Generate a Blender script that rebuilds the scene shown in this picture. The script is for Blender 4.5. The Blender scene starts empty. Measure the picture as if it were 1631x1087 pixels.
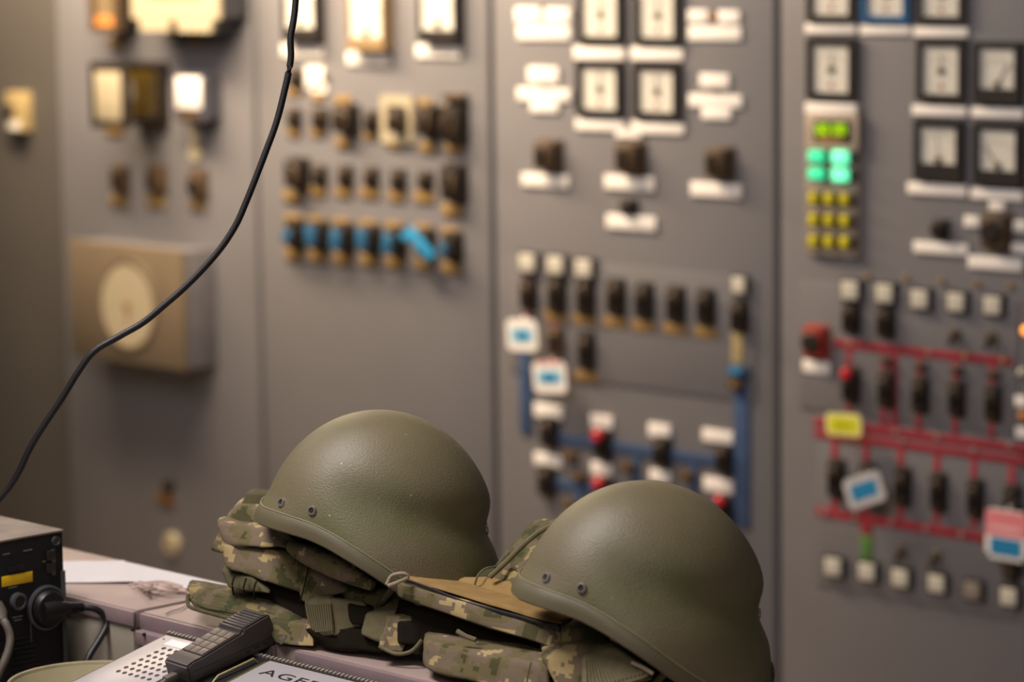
import bpy, bmesh, math, random
from mathutils import Vector, Matrix, noise
random.seed(7)
SC = bpy.context.scene
COL = SC.collection

# ------------------------------------------------------------------ camera
F, CX, CY = 4757.0, 815.5, 543.5          # 105 mm lens on a 36 mm wide frame of 1631 px
H = 1.75
_p1 = Vector((-3900 - CX, 22 + CY, F)); _p2 = Vector((0, 79 + CY, F))   # horizon points (right, up, forward)
EX = -_p1.normalized()
UP = _p1.cross(_p2).normalized()
if UP.y < 0: UP = -UP
EY = -UP.cross(EX)
if EY.z < 0: EY = -EY
RIGHT = Vector((EX.x, EY.x, UP.x)); CUP = Vector((EX.y, EY.y, UP.y)); FWD = Vector((EX.z, EY.z, UP.z))
DW = 4.4983
CAM = Vector((0, -DW, H))
def ray(px, py):
    return FWD + RIGHT * ((px - CX) / F) + CUP * (-(py - CY) / F)
def wall(px, py, off=0.0):                 # point on the plane `off` in front of the cabinet faces (Y = 0)
    d = ray(px, py); return CAM + d * ((DW - off) / d.y)
def level(px, py, z):                      # point on the horizontal plane at height z
    d = ray(px, py); return CAM + d * ((z - H) / d.z)
def P(px, py, Z):                          # point at camera depth Z
    return CAM + ray(px, py) * Z
cam = bpy.data.cameras.new('camera'); cam_o = bpy.data.objects.new('camera', cam); COL.objects.link(cam_o)
cam.sensor_width = 36; cam.lens = F / 1631 * 36
M = Matrix((RIGHT, CUP, -FWD)).transposed().to_4x4(); M.translation = CAM
cam_o.matrix_world = M
cam.dof.use_dof = True; cam.dof.focus_distance = 3.27; cam.dof.aperture_fstop = 3.7
cam.clip_end = 60; cam.clip_start = 0.05
SC.camera = cam_o

# ------------------------------------------------------------------ light
w = bpy.data.worlds.new('world'); SC.world = w; w.use_nodes = True
w.node_tree.nodes['Background'].inputs[0].default_value = (0.80, 0.84, 1.0, 1)
w.node_tree.nodes['Background'].inputs[1].default_value = 0.07
def area(name, loc, target, sx, sy, power, color):
    l = bpy.data.lights.new(name, 'AREA'); l.shape = 'RECTANGLE'; l.size = sx; l.size_y = sy
    l.energy = power; l.color = color
    o = bpy.data.objects.new(name, l); COL.objects.link(o); o.location = loc
    o.rotation_euler = (Vector(target) - Vector(loc)).to_track_quat('-Z', 'Y').to_euler()
    return o
area('lamp_over_cabinets', (-5.45, -0.62, 2.38), (-5.35, -0.05, 1.4), 2.0, 0.25, 96, (1.0, 0.78, 0.54))
area('lamp_over_aisle', (-5.0, -2.2, 2.7), (-4.4, 0, 0.9), 1.2, 0.6, 11, (1.0, 0.90, 0.88))
area('lamp_over_desk', (-2.78, -3.1, 2.75), (-2.45, -2.3, 1.0), 0.7, 0.7, 44, (1.0, 0.92, 0.90))
area('lamp_behind_camera', (-0.4, -4.9, 2.9), (-2.6, -2.3, 1.0), 1.2, 1.2, 20, (1.0, 0.90, 0.82))
SC.view_settings.view_transform = 'Standard'; SC.view_settings.look = 'None'
SC.view_settings.exposure = 0.0; SC.view_settings.gamma = 1.0; SC.view_settings.use_curve_mapping = False

# ------------------------------------------------------------------ materials
def lin(c):
    return tuple((v / 255 / 12.92 if v <= 10 else ((v / 255 + .055) / 1.055) ** 2.4) for v in c)
MATS = {}
def mat(name, c, rough=.5, metal=0, var=.12, vscale=30, bump=0, bscale=300, emit=None, estr=0, spec=.5, stretch=None, alpha=None):
    """c = base colour (0-255 sRGB); a noise breaks it up, a second noise gives fine relief"""
    if name in MATS: return MATS[name]
    m = bpy.data.materials.new(name); m.use_nodes = True; nt = m.node_tree
    b = nt.nodes['Principled BSDF']; c = lin(c)
    b.inputs['Roughness'].default_value = rough; b.inputs['Metallic'].default_value = metal
    b.inputs['Specular IOR Level'].default_value = spec
    tc = nt.nodes.new('ShaderNodeTexCoord'); src = tc.outputs['Object']
    if stretch:
        mp = nt.nodes.new('ShaderNodeMapping'); mp.inputs['Scale'].default_value = stretch
        nt.links.new(src, mp.inputs[0]); src = mp.outputs[0]
    n = nt.nodes.new('ShaderNodeTexNoise'); n.inputs['Scale'].default_value = vscale; n.inputs['Detail'].default_value = 4
    nt.links.new(src, n.inputs['Vector'])
    r = nt.nodes.new('ShaderNodeValToRGB')
    r.color_ramp.elements[0].position = .3; r.color_ramp.elements[1].position = .7
    r.color_ramp.elements[0].color = (*[v * (1 - var) for v in c], 1)
    r.color_ramp.elements[1].color = (*[min(1, v * (1 + var)) for v in c], 1)
    nt.links.new(n.outputs['Fac'], r.inputs[0]); nt.links.new(r.outputs[0], b.inputs['Base Color'])
    if bump:
        n2 = nt.nodes.new('ShaderNodeTexNoise'); n2.inputs['Scale'].default_value = bscale; n2.inputs['Detail'].default_value = 3
        nt.links.new(src, n2.inputs['Vector'])
        bp = nt.nodes.new('ShaderNodeBump'); bp.inputs['Strength'].default_value = bump; bp.inputs['Distance'].default_value = .001
        nt.links.new(n2.outputs['Fac'], bp.inputs['Height']); nt.links.new(bp.outputs[0], b.inputs['Normal'])
    if emit:
        b.inputs['Emission Color'].default_value = (*lin(emit), 1); b.inputs['Emission Strength'].default_value = estr
    MATS[name] = m; return m
def camo(name, cols, px=.0045, scale=26, seed=0, rough=.85):
    """digital camouflage: noise sampled on a snapped grid, split into four flat colours, woven relief"""
    m = bpy.data.materials.new(name); m.use_nodes = True; nt = m.node_tree; L = nt.links.new
    b = nt.nodes['Principled BSDF']; b.inputs['Roughness'].default_value = rough; b.inputs['Specular IOR Level'].default_value = .25
    tc = nt.nodes.new('ShaderNodeTexCoord')
    sn = nt.nodes.new('ShaderNodeVectorMath'); sn.operation = 'SNAP'; sn.inputs[1].default_value = (px, px, px)
    L(tc.outputs['Object'], sn.inputs[0])
    ad = nt.nodes.new('ShaderNodeVectorMath'); ad.operation = 'ADD'; ad.inputs[1].default_value = (seed * 3.1, seed * 1.7, seed)
    L(sn.outputs[0], ad.inputs[0])
    n = nt.nodes.new('ShaderNodeTexNoise'); n.inputs['Scale'].default_value = scale; n.inputs['Detail'].default_value = 2.5
    n.inputs['Distortion'].default_value = .6
    L(ad.outputs[0], n.inputs['Vector'])
    r = nt.nodes.new('ShaderNodeValToRGB'); r.color_ramp.interpolation = 'CONSTANT'
    stops = (0, .40, .50, .60)
    while len(r.color_ramp.elements) < 4: r.color_ramp.elements.new(.5)
    for e, p, c in zip(r.color_ramp.elements, stops, cols): e.position = p; e.color = (*lin(c), 1)
    L(n.outputs['Fac'], r.inputs[0])
    n3 = nt.nodes.new('ShaderNodeTexNoise'); n3.inputs['Scale'].default_value = 900; L(tc.outputs['Object'], n3.inputs['Vector'])
    mx = nt.nodes.new('ShaderNodeMix'); mx.data_type = 'RGBA'; mx.blend_type = 'MULTIPLY'; mx.inputs[0].default_value = .45
    L(r.outputs[0], mx.inputs[6]); L(n3.outputs['Color'], mx.inputs[7])
    gr = nt.nodes.new('ShaderNodeRGBToBW'); L(n3.outputs['Color'], gr.inputs[0]); L(gr.outputs[0], mx.inputs[7])
    L(mx.outputs[2], b.inputs['Base Color'])
    bp = nt.nodes.new('ShaderNodeBump'); bp.inputs['Strength'].default_value = .25; bp.inputs['Distance'].default_value = .0006
    L(n3.outputs['Fac'], bp.inputs['Height']); L(bp.outputs[0], b.inputs['Normal'])
    MATS[name] = m; return m
def glass(name, col, amount=.08):
    m = bpy.data.materials.new(name); m.use_nodes = True; nt = m.node_tree
    for n in list(nt.nodes):
        if n.type == 'BSDF_PRINCIPLED': nt.nodes.remove(n)
    t = nt.nodes.new('ShaderNodeBsdfTransparent'); t.inputs[0].default_value = (*lin(col), 1)
    g = nt.nodes.new('ShaderNodeBsdfGlossy'); g.inputs['Roughness'].default_value = .12
    x = nt.nodes.new('ShaderNodeMixShader'); x.inputs[0].default_value = amount
    nt.links.new(t.outputs[0], x.inputs[1]); nt.links.new(g.outputs[0], x.inputs[2])
    nt.links.new(x.outputs[0], nt.nodes['Material Output'].inputs[0]); MATS[name] = m; return m

PAINT = mat('cabinet_grey_paint', (120, 118, 121), .40, var=.05, vscale=3, bump=.1, bscale=60)
PAINT_D = mat('cabinet_dark_grey_paint', (84, 80, 76), .42, var=.06, vscale=3)
PLATE_G = mat('subpanel_grey_paint', (115, 113, 116), .40, var=.05, vscale=4)
SEAM = mat('cabinet_seam_dark', (58, 56, 58), .7)
BOXP = mat('dial_box_beige_paint', (116, 102, 84), .4, var=.07, vscale=9)
BLACK = mat('black_bakelite', (42, 35, 30), .4)
BROWN = mat('brown_bakelite', (84, 66, 48), .42)
BEZEL = mat('meter_bezel_black', (40, 36, 35), .4)
BEZEL_B = mat('meter_bezel_blue', (22, 82, 128), .4)
DIAL = mat('meter_dial_white', (246, 242, 238), .5, var=.02)
CREAM = mat('cream_dial', (176, 164, 138), .5, var=.04)
INK = mat('dial_ink', (52, 54, 50), .6)
REDINK = mat('dial_red_ink', (170, 70, 70), .6)
WHITE = mat('white_label_plastic', (244, 238, 232), .5, var=.03)
BRASS = mat('brass_label', (156, 126, 78), .4, metal=.1, var=.15, vscale=60)
LENS = mat('frosted_lamp_lens', (205, 200, 186), .35, var=.06)
LENS_D = mat('dull_lamp_lens', (140, 130, 120), .4, var=.06)
RED = mat('red_knob_plastic', (205, 30, 48), .35)
RED_D = mat('red_switch_enamel', (150, 52, 40), .4)
BUSRED = mat('red_mimic_paint', (150, 48, 60), .45, var=.08)
BUSBLUE = mat('blue_mimic_paint', (62, 82, 116), .45, var=.08)
BUSGREEN = mat('green_mimic_paint', (84, 124, 62), .45, var=.08)
BLUE = mat('blue_tape', (42, 136, 184), .45)
TAGBLUE = mat('tag_blue_print', (30, 130, 178), .5, var=.03)
TAGPINK = mat('tag_pink_print', (232, 136, 142), .5, var=.03)
TAGYEL = mat('tag_yellow_print', (222, 222, 42), .5, var=.03)
LEDY = mat('yellow_green_led', (150, 190, 10), .4, emit=(170, 220, 0), estr=.9)
LEDG = mat('green_lamp', (70, 210, 160), .4, emit=(60, 235, 165), estr=.75)
LEDG2 = mat('bright_green_lamp', (120, 240, 190), .4, emit=(110, 255, 190), estr=1.1)
YEL = mat('yellow_lamp', (200, 186, 40), .4, emit=(190, 175, 10), estr=.12)
ORANGE = mat('orange_lamp', (240, 170, 90), .4, emit=(255, 150, 50), estr=2.0)
AMBER = mat('amber_plastic', (205, 135, 70), .4)
OLIVEGL = glass('olive_relay_glass', (190, 180, 125), .10)
GLASS = glass('meter_glass', (250, 250, 248), .035)
CON_TOP = mat('console_dusty_top', (158, 139, 132), .55, var=.10, vscale=14, bump=.15, bscale=200)
CON_LIP = mat('console_mauve_paint', (140, 121, 123), .45, var=.10, vscale=20, bump=.1)
CON_BEIGE = mat('console_beige_panel', (150, 142, 128), .6, var=.10, vscale=9)
CON_BLUE = mat('console_bluegrey_panel', (138, 142, 150), .5, var=.06)
CON_DARK = mat('console_gap_dark', (62, 56, 54), .7)
FACE = mat('telephone_white_face', (178, 172, 175), .35, var=.04, vscale=12)
GASKET = mat('telephone_black_gasket', (30, 26, 26), .5)
TRIM = mat('telephone_grey_trim', (140, 132, 122), .55, var=.15, vscale=200)
HOLE = mat('grille_hole_dark', (70, 62, 56), .8)
HAND = mat('handset_charcoal_plastic', (66, 60, 58), .38, var=.06, vscale=40, bump=.08, bscale=900)
HAND_T = mat('handset_worn_top', (88, 82, 78), .35, var=.08, vscale=40)
HAND_K = mat('handset_key_film', (104, 93, 84), .45, var=.08, vscale=90)
UPSB = mat('black_powder_coat', (25, 23, 25), .6, spec=.3, var=.1, vscale=60, bump=.2, bscale=700)
UPST = mat('dusty_black_top', (128, 116, 106), .65, var=.22, vscale=24, bump=.1)
UPSE = mat('steel_edge_strip', (80, 82, 86), .4, metal=.2)
CHROME = mat('worn_steel', (170, 164, 160), .3, metal=.7)
YSTK = mat('yellow_sticker', (236, 190, 20), .5, var=.03)
SOCKIN = mat('socket_inner_grey', (66, 60, 56), .5, var=.25, vscale=60)
CABLE = mat('black_rubber_cable', (20, 18, 20), .45)
CABLE_G = mat('dusty_grey_cable', (92, 84, 76), .6, var=.15, vscale=60)
BOWL = mat('beige_glazed_plastic', (160, 150, 120), .25, var=.05)
PAPER = mat('white_paper', (208, 204, 206), .7, var=.02)
STRING = mat('pale_string', (190, 168, 158), .8)
FLOORM = mat('floor_linoleum', (120, 108, 96), .5, var=.15, vscale=6)
CEILM = mat('ceiling_plaster', (200, 195, 188), .8, var=.04)
WALLM = mat('wall_plaster', (150, 146, 138), .8, var=.06)
HELMET = mat('helmet_olive_paint', (110, 101, 76), .48, var=.05, vscale=14, bump=.5, bscale=520)
def wear(m, green, pale):
    """irregular greener patches and a few pale chips over a paint"""
    nt = m.node_tree; L = nt.links.new; b = nt.nodes['Principled BSDF']; src = b.inputs['Base Color'].links[0].from_socket
    tc = nt.nodes.new('ShaderNodeTexCoord')
    n1 = nt.nodes.new('ShaderNodeTexNoise'); n1.inputs['Scale'].default_value = 9; n1.inputs['Detail'].default_value = 5; L(tc.outputs['Object'], n1.inputs[0])
    r1 = nt.nodes.new('ShaderNodeValToRGB'); r1.color_ramp.elements[0].position = .46; r1.color_ramp.elements[1].position = .66; L(n1.outputs['Fac'], r1.inputs[0])
    m1 = nt.nodes.new('ShaderNodeMix'); m1.data_type = 'RGBA'; L(r1.outputs[0], m1.inputs[0]); L(src, m1.inputs[6]); m1.inputs[7].default_value = (*lin(green), 1)
    n2 = nt.nodes.new('ShaderNodeTexVoronoi'); n2.inputs['Scale'].default_value = 60; L(tc.outputs['Object'], n2.inputs[0])
    n3 = nt.nodes.new('ShaderNodeTexNoise'); n3.inputs['Scale'].default_value = 16; L(tc.outputs['Object'], n3.inputs[0])
    a = nt.nodes.new('ShaderNodeMath'); a.operation = 'LESS_THAN'; a.inputs[1].default_value = .075; L(n2.outputs['Distance'], a.inputs[0])
    g = nt.nodes.new('ShaderNodeMath'); g.operation = 'GREATER_THAN'; g.inputs[1].default_value = .63; L(n3.outputs['Fac'], g.inputs[0])
    q = nt.nodes.new('ShaderNodeMath'); q.operation = 'MULTIPLY'; L(a.outputs[0], q.inputs[0]); L(g.outputs[0], q.inputs[1])
    q2 = nt.nodes.new('ShaderNodeMath'); q2.operation = 'MULTIPLY'; q2.inputs[1].default_value = .7; L(q.outputs[0], q2.inputs[0])
    m2 = nt.nodes.new('ShaderNodeMix'); m2.data_type = 'RGBA'; L(q2.outputs[0], m2.inputs[0]); L(m1.outputs[2], m2.inputs[6]); m2.inputs[7].default_value = (*lin(pale), 1)
    L(m2.outputs[2], b.inputs['Base Color'])
wear(HELMET, (98, 96, 63), (176, 170, 130))
HELM_IN = mat('helmet_liner_black', (24, 22, 20), .8)
HELM_TR = mat('helmet_rubber_trim', (94, 87, 63), .55, var=.05, bump=.15)
OLIVE = mat('olive_webbing', (112, 104, 78), .85, var=.10, vscale=120, bump=.5, bscale=900, spec=.2)
OLIVE_D = mat('dark_olive_fabric', (86, 81, 58), .88, var=.15, vscale=60, bump=.4, bscale=900, spec=.2)
TAN = mat('tan_velcro', (150, 122, 78), .95, var=.14, vscale=50, bump=.6, bscale=1200, spec=.1)
ZIP = mat('black_zipper_tape', (28, 25, 28), .7)
VESTDK = mat('dark_brown_lining_and_gap_shade', (34, 29, 22), .95, spec=.1)  # dark cloth and straps; also the shade of the vest gaps put into colour
CAMO = camo('pixel_camouflage', ((84, 80, 52), (118, 108, 74), (130, 114, 94), (192, 170, 120)), seed=1)
CAMO_D = camo('pixel_camouflage_dark', ((72, 74, 46), (98, 92, 60), (116, 103, 82), (164, 146, 94)), seed=5)

# ------------------------------------------------------------------ mesh helpers
class MB:
    def __init__(s): s.v = []; s.f = []
    def add(s, vs, fs):
        o = len(s.v); s.v += [Vector(v) for v in vs]; s.f += [tuple(i + o for i in f) for f in fs]; return s
    def box(s, c, size, rot=None, bev=0):
        """box, its edges chamfered by bev"""
        hx, hy, hz = size[0] / 2, size[1] / 2, size[2] / 2
        bm = bmesh.new(); bmesh.ops.create_cube(bm, size=1)
        for v in bm.verts: v.co = Vector((v.co.x * 2 * hx, v.co.y * 2 * hy, v.co.z * 2 * hz))
        if bev: bmesh.ops.bevel(bm, geom=bm.edges[:], offset=min(bev, .45 * min(size)), segments=2, affect='EDGES', profile=.5)
        return s.bm(bm, Vector(c), rot)
    def bm(s, bm, c=Vector((0, 0, 0)), rot=None):
        bm.verts.ensure_lookup_table(); bm.verts.index_update()
        vs = [((rot @ v.co) if rot else v.co) + c for v in bm.verts]
        fs = [[v.index for v in f.verts] for f in bm.faces]; bm.free(); return s.add(vs, fs)
    def cyl(s, c, axis, r, h, n=20, r2=None, bev=0):
        """cylinder centred on c along axis; with bev a rounded front rim"""
        axis = Vector(axis).normalized(); q = Vector((0, 0, 1)).rotation_difference(axis)
        r2 = r if r2 is None else r2
        prof = [(r, -h / 2), (r2, h / 2)] if not bev else [(r, -h / 2), (r2, h / 2 - bev), (r2 - bev, h / 2)]
        return s.lathe(prof, Vector(c), q, n)
    def lathe(s, prof, c, q=None, n=24, caps=True):
        vs = []; fs = []
        for (r, z) in prof:
            for i in range(n):
                a = 2 * math.pi * i / n; p = Vector((r * math.cos(a), r * math.sin(a), z))
                vs.append((q @ p if q else p) + Vector(c))
        for k in range(len(prof) - 1):
            for i in range(n):
                j = (i + 1) % n; fs.append((k * n + i, k * n + j, (k + 1) * n + j, (k + 1) * n + i))
        if caps:
            fs.append(tuple(reversed(range(n)))); m = (len(prof) - 1) * n; fs.append(tuple(range(m, m + n)))
        return s.add(vs, fs)
    def tube(s, pts, r, n=10, caps=True, sq=None):
        """round (or, with sq=(side vector), flat) sweep along points; r a number, list, or list of (rx, ry)"""
        pts = [Vector(p) for p in pts]; m = len(pts); rr = r if isinstance(r, (list, tuple)) else [r] * m
        vs = []; fs = []; ref = Vector((0, 0, 1))
        for k in range(m):
            t = (pts[min(k + 1, m - 1)] - pts[max(k - 1, 0)]).normalized()
            a = sq.copy() if sq is not None else ref
            if abs(t.dot(a)) > .97: a = Vector((1, 0, 0))
            x = t.cross(a).normalized(); y = x.cross(t).normalized()
            rk = rr[k]; rx, ry = rk if isinstance(rk, (list, tuple)) else (rk, rk)
            for i in range(n):
                an = 2 * math.pi * i / n; vs.append(pts[k] + x * (rx * math.cos(an)) + y * (ry * math.sin(an)))
        for k in range(m - 1):
            for i in range(n):
                j = (i + 1) % n; fs.append((k * n + i, k * n + j, (k + 1) * n + j, (k + 1) * n + i))
        if caps:
            fs.append(tuple(reversed(range(n)))); fs.append(tuple(range((m - 1) * n, m * n)))
        return s.add(vs, fs)
    def prism(s, poly, d):
        """closed prism: 3D polygon swept by the vector d"""
        d = Vector(d); n = len(poly); vs = [Vector(p) for p in poly] + [Vector(p) + d for p in poly]
        fs = [tuple(range(n)), tuple(reversed(range(n, 2 * n)))]
        for i in range(n):
            j = (i + 1) % n; fs.append((j, i, n + i, n + j))
        return s.add(vs, fs)
    def ring(s, x0, x1, z0, z1, t, y0, y1, tb=None):
        """rectangular frame in the XZ plane, t wide (tb: bottom rail), from y0 to y1"""
        tb = t if tb is None else tb
        for (a, b, c, d) in ((x0, x1, z1 - t, z1), (x0, x1, z0, z0 + tb), (x0, x0 + t, z0 + tb, z1 - t), (x1 - t, x1, z0 + tb, z1 - t)):
            s.box(((a + b) / 2, (y0 + y1) / 2, (c + d) / 2), (b - a, abs(y1 - y0), d - c))
        return s
def smooth(me, ang=40):
    for p in me.polygons: p.use_smooth = True
    try: me.set_sharp_from_angle(angle=math.radians(ang))
    except Exception: pass
def wloc(o):
    v = Vector((0, 0, 0))
    while o is not None: v += o.location; o = o.parent
    return v
def part(name, mb, m, parent=None, label=None, sm=40, kind=None, local=False):
    """ONE mesh object; vertices are given in world space unless local=True"""
    off = Vector((0, 0, 0)) if (local or parent is None) else wloc(parent)
    me = bpy.data.meshes.new(name); me.from_pydata([tuple(v - off) for v in mb.v], [], mb.f)
    bm = bmesh.new(); bm.from_mesh(me); bmesh.ops.recalc_face_normals(bm, faces=bm.faces); bm.to_mesh(me); bm.free()
    me.materials.append(m); o = bpy.data.objects.new(name, me); COL.objects.link(o)
    if parent is not None: o.parent = parent
    if label: o['label'] = label
    if kind: o['kind'] = kind
    if sm: smooth(me, sm)
    return o
def thing(name, label, cat, loc, group=None):
    o = bpy.data.objects.new(name, None); COL.objects.link(o); o.empty_display_size = .05
    o.location = loc; o['label'] = label; o['category'] = cat
    if group: o['group'] = group
    return o
def struct(name, mb, m):
    o = part(name, mb, m, None); o['kind'] = 'structure'; return o

# ------------------------------------------------------------------ the room
struct('floor', MB().box((-3.5, -3.5, -.05), (12, 11, .1)), FLOORM)
struct('ceiling', MB().box((-3.5, -3.5, 3.35), (12, 11, .1)), CEILM)
struct('wall_left', MB().box((-9.2, -3.5, 1.65), (.2, 11, 3.3)), WALLM)
struct('wall_back', MB().box((-3.5, 1.1, 1.65), (12, .2, 3.3)), WALLM)

# ------------------------------------------------------------------ cabinets
CABX = [-8.62, -7.82, -7.02, -6.224, -5.437, -4.640, -3.832, -3.03, -2.23, -1.43]
CABL = {2: 'plain dark grey cabinet at far left with one lone cream switch', 3: 'light grey cabinet carrying the beige box with a round dial',
        4: 'grey cabinet with three packed rows of brass-labelled switches', 5: 'grey cabinet with blue mimic lines and four square meters',
        6: 'grey cabinet at far right with red mimic busbars'}
CAB = {}
for k in range(2, 7):
    x0, x1 = CABX[k], CABX[k + 1]; mp = PAINT_D if k == 2 else PAINT
    c = thing('control_cabinet', CABL[k], 'cabinet', ((x0 + x1) / 2, .3, 0), 'control cabinets along the back wall'); CAB[k] = c
    y = .012 if k == 2 else 0
    part('body', MB().box(((x0 + x1) / 2, .32, 1.15), (x1 - x0 - .001, .56, 2.24)), SEAM, c)
    part('front_panel', MB().box(((x0 + x1) / 2, .018 + y, 1.19), (x1 - x0 - .014, .036, 2.1), bev=.008), mp, c)
    part('plinth', MB().box(((x0 + x1) / 2, .06, .065), (x1 - x0 - .001, .05, .125)), SEAM, c)
    part('top_cap', MB().box(((x0 + x1) / 2, .30, 2.285), (x1 - x0 - .001, .59, .03)), mp, c)
def hs(px):                                    # image width of a metre of wall relative to its height there
    return .7015 + .7077 * (px - CX) / F
def pxm(px, py, d=0):
    return F / ((wall(px, py, d) - CAM).dot(FWD))
class D:                                        # a device rectangle on the wall plane: centre X, Z, width, height, front Y
    def __init__(s, px, py, wpx, hpx, d=0.0):
        p = wall(px, py, d); k = pxm(px, py, d); s.x, s.z, s.y = p.x, p.z, -d
        s.w = wpx / k / hs(px); s.h = hpx / k / .99; s.d = d
    def box(s, t=None, bev=.002, inset=0):
        t = s.d if t is None else t
        return MB().box((s.x, s.y + t / 2, s.z), (s.w - inset, t, s.h - inset), bev=bev)
    def loc(s): return (s.x, 0, s.z - s.h / 2)
def plate(parent, px, py, wpx, hpx, m=WHITE, name='name_plate', d=.0065):
    q = D(px, py, wpx, hpx, d); return part(name, q.box(bev=.0012), m, parent)

# raised sub-panels and painted mimic lines are parts of their cabinets
def subplate(cab, pts, d=.004, m=PLATE_G):
    a = [wall(*p) for p in pts]; x0 = (a[0].x + a[3].x) / 2; x1 = (a[1].x + a[2].x) / 2
    z1 = (a[0].z + a[1].z) / 2; z0 = (a[2].z + a[3].z) / 2
    part('sub_panel', MB().box(((x0 + x1) / 2, -d / 2, (z0 + z1) / 2), (x1 - x0, d, z1 - z0), bev=.0015), m, CAB[cab])
subplate(5, [(815, 404), (1205, 446), (1205, 640), (815, 592)])
subplate(6, [(1274, 436), (1622, 488), (1622, 692), (1274, 650)])
subplate(6, [(1302, 664), (1622, 703), (1622, 986), (1302, 932)])
def strip(cab, a, b, tpx, m, d=.0058, name='busbar_strip'):
    """a painted metal strip on the cabinet face from pixel a to pixel b, straightened to level or plumb"""
    A, B = wall(*a, d), wall(*b, d); k = pxm((a[0] + b[0]) / 2, (a[1] + b[1]) / 2)
    if abs(a[0] - b[0]) > abs(a[1] - b[1]):
        z = (A.z + B.z) / 2; t = tpx / k; mb = MB().box(((A.x + B.x) / 2, -d / 2, z), (abs(B.x - A.x), d, t), bev=.0008)
    else:
        x = (A.x + B.x) / 2; t = tpx / k / hs(a[0]); mb = MB().box((x, -d / 2, (A.z + B.z) / 2), (t, d, abs(B.z - A.z)), bev=.0008)
    return part(name, mb, m, CAB[cab])
def screw(cab, px, py, r=.005, m=BRASS, d=.009):
    p = wall(px, py, d); part('screw', MB().cyl((p.x, -d / 2, p.z), (0, -1, 0), r, d, 10, bev=.0015), m, CAB[cab])
strip(6, (1328, 546), (1612, 578), 14, BUSRED)
strip(6, (1296, 674), (1650, 717), 15, BUSRED)
strip(6, (1296, 692), (1650, 736), 13, BUSRED, .0062)
strip(6, (1300, 817), (1600, 860), 16, BUSRED)
for x, y in ((1352, 552), (1407, 558), (1463, 565), (1521, 571), (1579, 577)):
    strip(6, (x, y), (x, y + 122), 9, BUSRED, .005)
strip(6, (1424, 557), (1424, 684), 11, BUSRED, .0054)
for x, y in ((1329, 702), (1379, 708), (1434, 715), (1492, 722), (1551, 730), (1611, 738)):
    strip(6, (x, y), (x, y + 112), 11, BUSRED, .005)
strip(6, (1379, 822), (1379, 852), 17, BUSRED, .0064)
strip(6, (1379, 852), (1379, 903), 17, BUSGREEN, .0064)
for p in ((1351, 548), (1477, 562), (1536, 568), (1596, 575), (1311, 818), (1360, 826), (1417, 835), (1473, 844), (1530, 853),
          (1436, 704), (1425, 688), (1491, 697), (1549, 718), (1607, 710)): screw(6, *p, r=.0055, m=LENS_D if p[1] > 600 else BRASS)
for p in ((1497, 449), (1553, 453), (1606, 456), (1380, 440), (1440, 444)): screw(6, *p, r=.006, m=BRASS, d=.007)
strip(5, (836, 560), (836, 690), 18, BUSBLUE)
strip(5, (868, 699), (1178, 738), 17, BUSBLUE)
strip(5, (866, 773), (1178, 812), 17, BUSBLUE, .0052)
strip(5, (1180, 596), (1180, 842), 24, BUSBLUE, .0062)
for x, y in ((1012, 716), (1104, 728), (920, 780)): strip(5, (x, y), (x, y + 66), 12, BUSBLUE, .0048)
strip(5, (1174, 530), (1174, 580), 18, mat('ochre_strip_paint', (168, 152, 108), .5), .007, 'ochre_strip')
strip(5, (838, 430), (838, 512), 9, BUSRED, .005)
strip(5, (881, 515), (881, 585), 9, BUSRED, .005)

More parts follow.
